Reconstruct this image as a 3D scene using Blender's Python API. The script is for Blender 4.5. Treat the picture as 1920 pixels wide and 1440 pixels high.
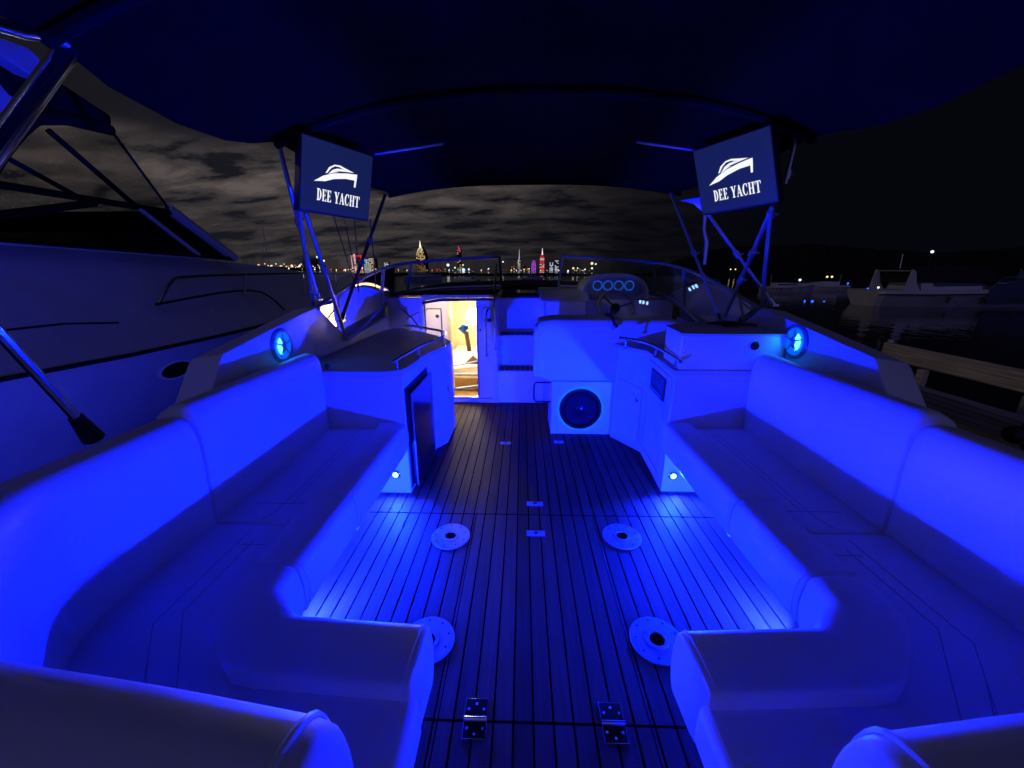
import bpy, bmesh, math, random
from mathutils import Vector, Matrix
random.seed(7)
S = bpy.context.scene
for o in list(bpy.data.objects): bpy.data.objects.remove(o)
COL = S.collection
R = math.radians

# ------------------------------------------------------------------ camera
TH = math.atan(215/720.); PS = math.atan(20/720.*math.cos(TH))
CAM = Vector((-0.087, 0.0, 1.4))
cd = bpy.data.cameras.new('camera'); co = bpy.data.objects.new('camera', cd); COL.objects.link(co)
co.location = CAM; co.rotation_euler = (R(90)-TH, 0, PS)
cd.sensor_fit = 'HORIZONTAL'; cd.sensor_width = 36; cd.lens = 720/1920*36
cd.clip_start = 0.02; cd.clip_end = 6000
S.camera = co
def at(px, py, x=None, y=None, z=None):
    "boat coordinates of a photo point, given one of its coordinates"
    a = (px-960)/720.; b = (720-py)/720.
    f = math.cos(TH)+b*math.sin(TH); u = -math.sin(TH)+b*math.cos(TH)
    d = Vector((a*math.cos(PS)-f*math.sin(PS), a*math.sin(PS)+f*math.cos(PS), u))
    t = (x-CAM.x)/d.x if x is not None else y/d.y if y is not None else (z-CAM.z)/d.z
    return CAM+d*t

# ------------------------------------------------------------------ view and world
S.view_settings.view_transform = 'Standard'; S.view_settings.look = 'None'
S.view_settings.exposure = 0; S.view_settings.gamma = 1
try:
    S.cycles.sample_clamp_indirect = 25; S.cycles.caustics_reflective = False; S.cycles.caustics_refractive = False
except Exception: pass
W = bpy.data.worlds.new('World'); S.world = W; W.use_nodes = True
nt = W.node_tree; N = nt.nodes; L = nt.links; N.clear()
def nd(nt, t, **k):
    n = nt.nodes.new(t)
    for a, v in k.items(): setattr(n, a, v)
    return n
def mth(nt, op, a, b=None, c=None, clamp=False):
    n = nt.nodes.new('ShaderNodeMath'); n.operation = op; n.use_clamp = clamp
    for i, v in enumerate((a, b, c)):
        if v is None: continue
        if isinstance(v, (int, float)): n.inputs[i].default_value = v
        else: nt.links.new(v, n.inputs[i])
    return n.outputs[0]
def ramp(nt, fac, stops, interp='LINEAR'):
    n = nt.nodes.new('ShaderNodeValToRGB'); cr = n.color_ramp; cr.interpolation = interp
    cv = lambda c: (c[0], c[1], c[2], 1) if not isinstance(c, (int, float)) else (c, c, c, 1)
    cr.elements[0].position = stops[0][0]; cr.elements[0].color = cv(stops[0][1])
    cr.elements[1].position = stops[-1][0]; cr.elements[1].color = cv(stops[-1][1])
    for p, c in stops[1:-1]: cr.elements.new(p).color = cv(c)
    nt.links.new(fac, n.inputs[0]); return n.outputs[0]
tc = nd(nt, 'ShaderNodeTexCoord'); sp = nd(nt, 'ShaderNodeSeparateXYZ'); L.new(tc.outputs['Generated'], sp.inputs[0])
zc = mth(nt, 'MAXIMUM', sp.outputs[2], 0.02)
zz = mth(nt, 'ADD', zc, 0.20)
cb = nd(nt, 'ShaderNodeCombineXYZ')
L.new(mth(nt, 'DIVIDE', sp.outputs[0], zz), cb.inputs[0]); L.new(mth(nt, 'DIVIDE', sp.outputs[1], zz), cb.inputs[1])
mp = nd(nt, 'ShaderNodeMapping'); mp.inputs['Rotation'].default_value = (0, 0, 0.25); mp.inputs['Scale'].default_value = (1.0, 2.0, 1); L.new(cb.outputs[0], mp.inputs[0])
n1 = nd(nt, 'ShaderNodeTexNoise'); n1.inputs['Scale'].default_value = 2.3; n1.inputs['Detail'].default_value = 9; n1.inputs['Roughness'].default_value = 0.58; n1.inputs['Distortion'].default_value = 0.25; L.new(mp.outputs[0], n1.inputs['Vector'])
cl = ramp(nt, n1.outputs[0], [(0.38, 0.0), (0.49, 0.45), (0.64, 1.0)], 'EASE')
# azimuth mask: clouds glow over the town (left), dark over the hills (right)
az = mth(nt, 'DIVIDE', sp.outputs[0], mth(nt, 'MAXIMUM', sp.outputs[1], 0.05))
am = ramp(nt, mth(nt, 'ADD', mth(nt, 'MULTIPLY', az, 0.5), 0.5), [(0.0, 0.8), (0.22, 1.0), (0.42, 0.75), (0.53, 0.36), (0.64, 0.05), (0.8, 0.0), (1.0, 0.0)], 'EASE')
em = ramp(nt, sp.outputs[2], [(0.0, 0.42), (0.10, 0.5), (0.15, 1.0), (0.20, 0.9), (0.245, 0.03), (0.6, 0.0)], 'EASE')
cm = mth(nt, 'MULTIPLY', mth(nt, 'MULTIPLY', am, em), cl)
base = nd(nt, 'ShaderNodeMixRGB'); base.inputs[1].default_value = (0.0016, 0.0018, 0.0038, 1); base.inputs[2].default_value = (0.0090, 0.0092, 0.0135, 1); L.new(am, base.inputs[0])
add = nd(nt, 'ShaderNodeMixRGB'); add.inputs[2].default_value = (0.108, 0.089, 0.084, 1); L.new(cm, add.inputs[0]); L.new(base.outputs[0], add.inputs[1])
bg = nd(nt, 'ShaderNodeBackground'); bg.inputs[1].default_value = 1.0; # blue glow added to the unseen sky astern, filling the cockpit
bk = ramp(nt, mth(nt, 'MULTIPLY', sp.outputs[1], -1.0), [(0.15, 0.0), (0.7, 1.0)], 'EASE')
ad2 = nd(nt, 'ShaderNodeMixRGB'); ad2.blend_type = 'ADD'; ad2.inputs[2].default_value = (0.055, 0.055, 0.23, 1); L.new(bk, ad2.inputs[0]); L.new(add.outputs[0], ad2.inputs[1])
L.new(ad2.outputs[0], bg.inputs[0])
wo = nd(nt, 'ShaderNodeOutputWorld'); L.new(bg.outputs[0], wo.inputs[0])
# the marina's high floodlight, far off behind the boat: one weak sun
sl = bpy.data.lights.new('marina_light', 'SUN'); sl.energy = 0.15; sl.angle = R(3); sl.color = (1, 0.90, 0.82)
so = bpy.data.objects.new('marina_light', sl); COL.objects.link(so)
so.rotation_euler = Vector((0.90, 0.30, -0.38)).to_track_quat('-Z', 'Y').to_euler()

# ------------------------------------------------------------------ materials
def mat(name, col, rough=0.5, metal=0.0, spec=0.5, bump=0.0, bscale=60, var=0.0, vscale=4, coat=0.0, emit=None, es=0.0):
    m = bpy.data.materials.new(name); m.use_nodes = True; t = m.node_tree; b = t.nodes['Principled BSDF']
    b.inputs['Base Color'].default_value = (*col, 1); b.inputs['Roughness'].default_value = rough; b.inputs['Metallic'].default_value = metal
    b.inputs['Specular IOR Level'].default_value = spec; b.inputs['Coat Weight'].default_value = coat; b.inputs['Coat Roughness'].default_value = 0.1
    c = nd(t, 'ShaderNodeTexCoord')
    n = nd(t, 'ShaderNodeTexNoise'); n.inputs['Scale'].default_value = vscale; n.inputs['Detail'].default_value = 6; t.links.new(c.outputs['Object'], n.inputs['Vector'])
    if var:
        r = ramp(t, n.outputs[0], [(0.3, tuple(v*(1-var) for v in col)), (0.7, tuple(min(1, v*(1+var)) for v in col))]); t.links.new(r, b.inputs['Base Color'])
        rr = mth(t, 'ADD', mth(t, 'MULTIPLY', n.outputs[0], 0.25), max(0.02, rough-0.12)); t.links.new(rr, b.inputs['Roughness'])
    if bump:
        n2 = nd(t, 'ShaderNodeTexNoise'); n2.inputs['Scale'].default_value = bscale; n2.inputs['Detail'].default_value = 4; t.links.new(c.outputs['Object'], n2.inputs['Vector'])
        bp = nd(t, 'ShaderNodeBump'); bp.inputs['Strength'].default_value = bump; bp.inputs['Distance'].default_value = 0.016 if name == 'white_vinyl' else 0.01
        t.links.new(n2.outputs[0], bp.inputs['Height']); t.links.new(bp.outputs[0], b.inputs['Normal'])
    if emit:
        b.inputs['Emission Color'].default_value = (*emit, 1); b.inputs['Emission Strength'].default_value = es
    return m
def emis(name, col, s):
    return mat(name, (0.006, 0.006, 0.006), 0.35, emit=col, es=s)
M = {}
M['vinyl'] = mat('white_vinyl', (0.78, 0.77, 0.76), 0.45, bump=0.22, bscale=6, var=0.04, vscale=3)
M['gel'] = mat('white_gelcoat', (0.78, 0.78, 0.78), 0.30, var=0.03, vscale=2)
M['gelmat'] = mat('nonslip_gelcoat', (0.62, 0.62, 0.62), 0.6, bump=0.3, bscale=300, var=0.06)
M['stitch'] = mat('stitched_seam', (0.34, 0.34, 0.36), 0.8)
M['pipe'] = mat('vinyl_piping', (0.80, 0.79, 0.78), 0.35)
M['steel'] = mat('polished_steel', (0.70, 0.71, 0.74), 0.16, metal=1.0)
M['tube'] = mat('anodised_tube', (0.62, 0.63, 0.68), 0.28, metal=0.92)
M['black'] = mat('black_plastic', (0.012, 0.012, 0.014), 0.45, var=0.2)
M['navy'] = mat('navy_canvas', (0.009, 0.009, 0.0075), 0.9, bump=0.8, bscale=5, var=0.15, vscale=5, spec=0.06)
M['canvas'] = mat('black_canvas', (0.010, 0.010, 0.012), 0.9, bump=0.4, bscale=10, var=0.2, spec=0.2)
M['caulk'] = mat('black_caulk', (0.0012, 0.0012, 0.0012), 0.9, spec=0.0)
M['smoke'] = mat('smoked_fridge_door', (0.006, 0.007, 0.016), 0.18, coat=0.3)
M['plate'] = mat('brushed_plate', (0.22, 0.25, 0.28), 0.42, metal=0.3, var=0.10, vscale=20)
M['cream'] = mat('cream_liner', (0.64, 0.57, 0.34), 0.5, var=0.05)
M['wood'] = mat('varnished_cabin_wood', (0.34, 0.20, 0.08), 0.35, var=0.25, vscale=7)
M['dockwood'] = mat('weathered_dock_timber', (0.40, 0.33, 0.26), 0.9, bump=0.6, bscale=25, var=0.45, vscale=5)
def grain(m, sc):
    t = m.node_tree
    for n in t.nodes:
        if n.type == 'TEX_NOISE':
            l = n.inputs['Vector'].links[0]; src = l.from_socket; t.links.remove(l)
            mp = t.nodes.new('ShaderNodeMapping'); mp.inputs['Scale'].default_value = sc; t.links.new(src, mp.inputs[0]); t.links.new(mp.outputs[0], n.inputs['Vector'])
grain(M['dockwood'], (6, .25, 6))
M['rubber'] = mat('black_rubber', (0.010, 0.010, 0.010), 0.6)
M['hullwhite'] = mat('boat_gelcoat', (0.66, 0.66, 0.68), 0.22, var=0.05)
M['hullgrey'] = mat('dull_boat_gelcoat', (0.36, 0.345, 0.345), 0.5, var=0.12, vscale=1.5)
M['cover'] = mat('blue_boat_cover', (0.03, 0.04, 0.09), 0.8, var=0.2)
M['darkglass'] = mat('dark_tinted_glass', (0.006, 0.006, 0.008), 0.06)
M['hill'] = mat('night_woodland', (0.010, 0.012, 0.010), 1.0, spec=0.0, var=0.3, vscale=0.02)
M['bwall'] = mat('tower_wall', (0.03, 0.03, 0.035), 0.8, spec=0.1)
M['screen'] = emis('screen_navy_picture', (0.0080, 0.0140, 0.074), 0.85)
M['white_e'] = emis('screen_white_picture', (0.95, 0.97, 1.0), 1.0)
M['led_ring'] = emis('gauge_ring_light', (0.01, 0.12, 0.75), 0.9)
M['led_white'] = emis('switch_light', (0.25, 0.5, 1.0), 2.2)
M['lens'] = emis('courtesy_lens', (0.25, 0.9, 1.0), 5)
M['spk_glow'] = mat('lit_speaker_cone', (0.05, 0.2, 0.6), 0.35, emit=(0.0, 0.12, 1.0), es=0.9)
M['spk_hot'] = emis('speaker_led_window', (0.10, 0.62, 1.0), 2.6)
M['spk_rim'] = mat('speaker_rim', (0.20, 0.22, 0.28), 0.35, var=0.05)
M['subcone'] = mat('subwoofer_cone', (0.0022, 0.0024, 0.0030), 0.5, spec=0.12)
M['subring'] = mat('subwoofer_lit_trim', (0.10, 0.12, 0.14), 0.3, emit=(0.0, 0.20, 1.0), es=1.0)
M['cabin_lamp'] = emis('cabin_lamp_glow', (1.0, 0.90, 0.62), 9)
M['bluecloth'] = mat('blue_paper', (0.02, 0.12, 0.45), 0.8)
M['brown'] = mat('brown_leather', (0.10, 0.055, 0.025), 0.5)

def glass_mat(name, tint, gl=0.08, rough=0.02, bump=0.0):
    m = bpy.data.materials.new(name); m.use_nodes = True; t = m.node_tree; t.nodes.clear()
    tr = nd(t, 'ShaderNodeBsdfTransparent'); tr.inputs[0].default_value = (*tint, 1)
    g = nd(t, 'ShaderNodeBsdfGlossy'); g.inputs['Roughness'].default_value = rough; g.inputs[0].default_value = (0.9, 0.9, 0.9, 1)
    fr = nd(t, 'ShaderNodeLayerWeight'); fr.inputs[0].default_value = 0.12
    mx = nd(t, 'ShaderNodeMixShader'); t.links.new(mth(t, 'ADD', fr.outputs[0], gl, clamp=True), mx.inputs[0])
    t.links.new(tr.outputs[0], mx.inputs[1]); t.links.new(g.outputs[0], mx.inputs[2])
    if bump:
        n2 = nd(t, 'ShaderNodeTexNoise'); n2.inputs['Scale'].default_value = 9; c = nd(t, 'ShaderNodeTexCoord'); t.links.new(c.outputs['Object'], n2.inputs['Vector'])
        bp = nd(t, 'ShaderNodeBump'); bp.inputs['Strength'].default_value = bump; bp.inputs['Distance'].default_value = 0.05
        t.links.new(n2.outputs[0], bp.inputs['Height']); t.links.new(bp.outputs[0], g.inputs['Normal'])
    o = nd(t, 'ShaderNodeOutputMaterial'); t.links.new(mx.outputs[0], o.inputs[0]); return m
M['glass'] = glass_mat('windshield_glass', (0.93, 0.95, 0.95), 0.02)
M['vinylglass'] = glass_mat('clear_vinyl_window', (0.88, 0.88, 0.88), 0.03, 0.10, 0.8)

PW = 0.0648; PX0 = -0.365
def teak():
    m = bpy.data.materials.new('teak_planks'); m.use_nodes = True; t = m.node_tree; b = t.nodes['Principled BSDF']; b.inputs['Specular IOR Level'].default_value = 0.12
    c = nd(t, 'ShaderNodeTexCoord'); s = nd(t, 'ShaderNodeSeparateXYZ'); t.links.new(c.outputs['Object'], s.inputs[0])
    idx = mth(t, 'FLOOR', mth(t, 'DIVIDE', mth(t, 'SUBTRACT', s.outputs[0], PX0), PW))
    wn = nd(t, 'ShaderNodeTexWhiteNoise'); wn.noise_dimensions = '1D'; t.links.new(idx, wn.inputs['W'])
    mp = nd(t, 'ShaderNodeMapping'); mp.inputs['Scale'].default_value = (70, 2.5, 20); t.links.new(c.outputs['Object'], mp.inputs[0])
    n = nd(t, 'ShaderNodeTexNoise'); n.inputs['Scale'].default_value = 1; n.inputs['Detail'].default_value = 7; t.links.new(mp.outputs[0], n.inputs['Vector'])
    n2 = nd(t, 'ShaderNodeTexNoise'); n2.inputs['Scale'].default_value = 3; n2.inputs['Detail'].default_value = 5; t.links.new(c.outputs['Object'], n2.inputs['Vector'])
    f = mth(t, 'ADD', mth(t, 'MULTIPLY', n.outputs[0], 0.5), mth(t, 'ADD', mth(t, 'MULTIPLY', wn.outputs[0], 0.28), mth(t, 'MULTIPLY', n2.outputs[0], 0.3)))
    t.links.new(ramp(t, f, [(0.25, (0.036, 0.015, 0.0055)), (0.85, (0.135, 0.058, 0.023))]), b.inputs['Base Color'])
    t.links.new(mth(t, 'ADD', mth(t, 'MULTIPLY', n2.outputs[0], 0.35), 0.42), b.inputs['Roughness'])
    bp = nd(t, 'ShaderNodeBump'); bp.inputs['Strength'].default_value = 0.25; bp.inputs['Distance'].default_value = 0.002
    t.links.new(n.outputs[0], bp.inputs['Height']); t.links.new(bp.outputs[0], b.inputs['Normal'])
    return m
M['teak'] = teak()

# ------------------------------------------------------------------ builders
ORG = {}
def chaikin(p, n=2, closed=True):
    for _ in range(n):
        q = []
        m = len(p)
        rng = range(m) if closed else range(m-1)
        if not closed: q.append(p[0])
        for i in rng:
            a = p[i]; b = p[(i+1) % m]
            q.append(tuple(a[k]*.75+b[k]*.25 for k in range(len(a)))); q.append(tuple(a[k]*.25+b[k]*.75 for k in range(len(a))))
        if not closed: q.append(p[-1])
        p = q
    return p
def roundpath(p, r=0.08, n=5):
    out = [p[0]]
    for i in range(1, len(p)-1):
        a, b, c = Vector(p[i-1]), Vector(p[i]), Vector(p[i+1])
        da = (a-b); dc = (c-b); rr = min(r, da.length*.45, dc.length*.45)
        s = b+da.normalized()*rr; e = b+dc.normalized()*rr
        for k in range(n+1):
            t = k/n; out.append(tuple(s*(1-t)**2+b*2*t*(1-t)+e*t*t))
    out.append(p[-1]); return out
def resample(p, step):
    out = [Vector(p[0])]
    for i in range(1, len(p)):
        a, b = Vector(p[i-1]), Vector(p[i]); n = max(1, int((b-a).length/step))
        for k in range(1, n+1): out.append(a.lerp(b, k/n))
    return out
class MB:
    def __init__(s, side=1): s.b = bmesh.new(); s.side = side
    def v(s, p): return s.b.verts.new(p)
    def face(s, vs):
        try: return s.b.faces.new(vs)
        except ValueError: return None
    def box(s, x0, x1, y0, y1, z0, z1):
        p = [s.v((x, y, z)) for z in (z0, z1) for x, y in ((x0, y0), (x1, y0), (x1, y1), (x0, y1))]
        for f in ((3, 2, 1, 0), (4, 5, 6, 7), (0, 1, 5, 4), (1, 2, 6, 5), (2, 3, 7, 6), (3, 0, 4, 7)): s.face([p[i] for i in f])
        return s
    def prism(s, pts, a, b, axis='z'):
        "polygon extruded along an axis; x: pts=(y,z)  y: pts=(x,z)  z: pts=(x,y)"
        def mk(p, h): return {'x': (h, p[0], p[1]), 'y': (p[0], h, p[1]), 'z': (p[0], p[1], h)}[axis]
        u = [s.v(mk(p, a)) for p in pts]; w = [s.v(mk(p, b)) for p in pts]; n = len(pts)
        s.face(u[::-1]); s.face(w)
        for i in range(n): s.face([u[i], u[(i+1) % n], w[(i+1) % n], w[i]])
        return s
    def loft(s, rings, closed=True, cap=True):
        V = [[s.v(p) for p in r] for r in rings]; n = len(V[0])
        for a, b in zip(V, V[1:]):
            for i in range(n if closed else n-1): s.face([a[i], a[(i+1) % n], b[(i+1) % n], b[i]])
        if cap and closed: s.face(V[0][::-1]); s.face(V[-1])
        return s
    def slab(s, a, b, c, d, t=0.006):
        "thin plate of thickness t on four 3-D corners"
        a, b, c, d = map(Vector, (a, b, c, d)); n = (b-a).cross(d-a).normalized()*t
        s.loft([[a, b, c, d], [a+n, b+n, c+n, d+n]]); return s
    def tube(s, pts, r, n=10, smooth=0):
        if smooth: pts = chaikin([tuple(p) for p in pts], smooth, False)
        P = [Vector(p) for p in pts]; rings = []; up = None
        for i, p in enumerate(P):
            d = (P[min(i+1, len(P)-1)]-P[max(i-1, 0)]).normalized()
            if up is None: up = d.orthogonal().normalized()
            up = (up-d*up.dot(d)).normalized(); q = d.cross(up)
            rr = r[i] if isinstance(r, (list, tuple)) else r
            rings.append([p+(up*math.cos(2*math.pi*k/n)+q*math.sin(2*math.pi*k/n))*rr for k in range(n)])
        s.loft(rings); return s
    def disc(s, c, nrm, prof, n=32):
        "lathe: prof = (radius, height along nrm)"
        c = Vector(c); nz = Vector(nrm).normalized(); a = nz.orthogonal().normalized(); b = nz.cross(a); rings = []
        for r, h in prof: rings.append([c+nz*h+(a*math.cos(2*math.pi*k/n)+b*math.sin(2*math.pi*k/n))*max(r, 1e-4) for k in range(n)])
        s.loft(rings); return s
    def torus(s, c, nrm, R_, r, n=36, m=8, a0=0, a1=2*math.pi):
        c = Vector(c); nz = Vector(nrm).normalized(); a = nz.orthogonal().normalized()
        if abs(nz.z) < 0.9: a = Vector((0, 0, 1)).cross(nz).normalized()
        b = nz.cross(a)
        full = abs(a1-a0-2*math.pi) < 1e-6
        pts = [c+(a*math.cos(a0+(a1-a0)*k/n)+b*math.sin(a0+(a1-a0)*k/n))*R_ for k in range(n+1)]
        s.tube(pts, r, m); return s
    def ball(s, c, r, seg=12):
        c = Vector(c); s.disc(c, (0, 0, 1), [(r*math.sin(math.pi*k/seg), -r*math.cos(math.pi*k/seg)) for k in range(seg+1)], seg*2); return s
    def sweep(s, path, prof, puff=0.10, pl=0.035, step=0.06, zoff=None):
        P = resample(path, step)
        # extra stations near both ends so the cushion ends round off
        def ins(P):
            d = (P[1]-P[0]); Ln = d.length
            if Ln < pl*1.2: return P
            return [P[0], P[0]+d*(pl*.25/Ln), P[0]+d*(pl/Ln)]+P[1:]
        if puff: P = ins(P); P = ins(P[::-1])[::-1]
        cx = sum(p[0] for p in prof)/len(prof); cz = sum(p[1] for p in prof)/len(prof); rings = []
        for i, p in enumerate(P):
            a = P[max(i-1, 0)]; b = P[min(i+1, len(P)-1)]; d = (b-a).normalized(); nrm = Vector((-d.y, d.x))
            if 0 < i < len(P)-1:
                d1 = (p-a).normalized(); cc = max(0.6, abs(Vector((-d1.y, d1.x)).dot(nrm))); nrm = nrm/cc
            k = 0
            if puff: k = {0: puff, 1: puff*.35}.get(min(i, len(P)-1-i), 0)
            zo = zoff(p) if zoff else 0
            rings.append([(p.x+nrm.x*(o+(cx-o)*k), p.y+nrm.y*(o+(cx-o)*k), z+(cz-z)*k+zo) for o, z in prof])
        s.loft(rings); s.rings = rings; return s
    def build(s, name, m, parent=None, bevel=0.0, smooth=35, label=None):
        if s.side < 0:
            for v in s.b.verts: v.co.x = -v.co.x
        bmesh.ops.recalc_face_normals(s.b, faces=s.b.faces[:])
        org = Vector((0, 0, 0)); 
        if parent is not None: org = ORG[parent.name]
        bmesh.ops.translate(s.b, verts=s.b.verts[:], vec=-org)
        me = bpy.data.meshes.new(name); s.b.to_mesh(me); s.b.free(); me.materials.append(M[m] if isinstance(m, str) else m)
        if smooth:
            for p in me.polygons: p.use_smooth = True
            me.set_sharp_from_angle(angle=R(smooth))
        o = bpy.data.objects.new(name, me); COL.objects.link(o)
        if parent is not None: o.parent = parent
        ORG[o.name] = org
        if bevel:
            bm = o.modifiers.new('bevel', 'BEVEL'); bm.width = bevel; bm.segments = 3; bm.limit_method = 'ANGLE'; bm.angle_limit = R(40); bm.harden_normals = False
        if label: o['label'] = label
        return o
def tag(o, label=None, cat=None, group=None, kind=None):
    if label: o['label'] = label
    if cat: o['category'] = cat
    if group: o['group'] = group
    if kind: o['kind'] = kind
    return o
def thing(name, loc, label, cat, group=None):
    o = bpy.data.objects.new(name, None); COL.objects.link(o); o.location = loc; o.empty_display_size = 0.1
    ORG[o.name] = Vector(loc); return tag(o, label, cat, group)
def copy_tree(o, loc, rot=0, scale=None, **k):
    c = o.copy(); COL.objects.link(c); c.location = loc; c.rotation_euler = (0, 0, rot)
    if scale: c.scale = scale
    for ch in list(o.children):
        d = ch.copy(); COL.objects.link(d); d.parent = c
        for g in list(ch.children):
            e = g.copy(); COL.objects.link(e); e.parent = d
    return tag(c, **k)
SN = {-1: 'left', 1: 'right'}

# ------------------------------------------------------------------ setting: water, hills
def water_mat():
    m = bpy.data.materials.new('night_water'); m.use_nodes = True; t = m.node_tree; b = t.nodes['Principled BSDF']
    b.inputs['Base Color'].default_value = (0.002, 0.003, 0.008, 1); b.inputs['Roughness'].default_value = 0.05; b.inputs['IOR'].default_value = 1.33
    c = nd(t, 'ShaderNodeTexCoord'); mp = nd(t, 'ShaderNodeMapping'); mp.inputs['Scale'].default_value = (1.2, 0.8, 1); t.links.new(c.outputs['Object'], mp.inputs[0])
    n = nd(t, 'ShaderNodeTexNoise'); n.inputs['Scale'].default_value = 1.5; n.inputs['Detail'].default_value = 4; t.links.new(mp.outputs[0], n.inputs['Vector'])
    bp = nd(t, 'ShaderNodeBump'); bp.inputs['Strength'].default_value = 0.5; bp.inputs['Distance'].default_value = 0.035
    t.links.new(n.outputs[0], bp.inputs['Height']); t.links.new(bp.outputs[0], b.inputs['Normal']); return m
w = MB(); w.box(-3000, 3000, -200, 1400, -8, -0.6); tag(w.build('water', water_mat(), smooth=0), kind='structure')
def ridge(name, Y0, pts, depth, seed):
    "wooded hill line: pts = (x, height)"
    rnd = random.Random(seed); m = MB(); P = []
    for (x0, h0), (x1, h1) in zip(pts, pts[1:]):
        n = 26
        for k in range(n):
            t = k/n; P.append((x0+(x1-x0)*t, h0+(h1-h0)*t))
    P.append(pts[-1]); rings = []; j = 0
    for x, h in P:
        j = 0.55*j+rnd.uniform(-1, 1)*Y0*0.0016; hh = h+j+rnd.uniform(-1, 1)*Y0*0.0006
        rings.append([(x, Y0-depth*.3, -1.2), (x, Y0-depth*.12, hh*.45), (x, Y0+rnd.uniform(-3, 3), hh), (x, Y0+depth*.4, hh*.8), (x, Y0+depth, -1.2)])
    m.loft(rings); return tag(m.build(name, 'hill', smooth=0), kind='structure')
def rp(Y, pts): return [(at(px, py, y=Y).x, at(px, py, y=Y).z) for px, py in pts]
ridge('hills', 700, rp(700, [(-500, 488), (250, 492), (470, 499), (560, 504), (640, 512), (700, 514), (800, 511), (870, 516), (940, 512), (985, 514), (1010, 508), (1040, 515), (1100, 520), (1200, 518), (1320, 512)]), 120, 3)
ridge('hills', 150, rp(150, [(200, 511), (450, 512), (560, 513), (700, 514), (800, 512), (900, 513), (985, 514), (1060, 513), (1150, 515), (1260, 513), (1400, 511)]), 30, 8)  # nearer low ridge added to block the skyline's reflection in the water
ridge('hills', 500, rp(500, [(1240, 520), (1300, 480), (1360, 464), (1440, 460), (1520, 458), (1640, 466), (1760, 474), (1850, 468), (1960, 462), (2300, 455)]), 120, 5)

# ------------------------------------------------------------------ teak sole of the cockpit
d = MB(); d.box(-1.12, 1.12, 0.12, 4.02, -0.05, -0.0025); deck = d.build('cockpit_floor', 'caulk', smooth=0); tag(deck, kind='structure')
pl = MB()
segs = [(0.14, 0.872), (0.877, 1.968), (1.974, 4.0)]
for i in range(-12, 24):
    x0 = PX0+i*PW+0.0034; x1 = PX0+(i+1)*PW-0.0034
    if x0 < -1.1 or x1 > 1.1: continue
    for a, b in segs:
        if b < 2 and i in (0, 10): # doubled groove at the hatch edges
            pl.box(x0+(0.012 if i == 0 else 0), x1-(0.012 if i == 10 else 0), a+0.0015, b-0.0015, -0.006, 0.0)
            xe = x0-0.0005 if i == 0 else x1-0.0085
            pl.box(xe, xe+0.008, a+.0015, b-.0015, -.006, 0.0)
        else: pl.box(x0, x1, a+0.0015, b-0.0015, -0.006, 0.0)
o = pl.build('planks', 'teak', deck, smooth=0, bevel=0.0007); 

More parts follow.
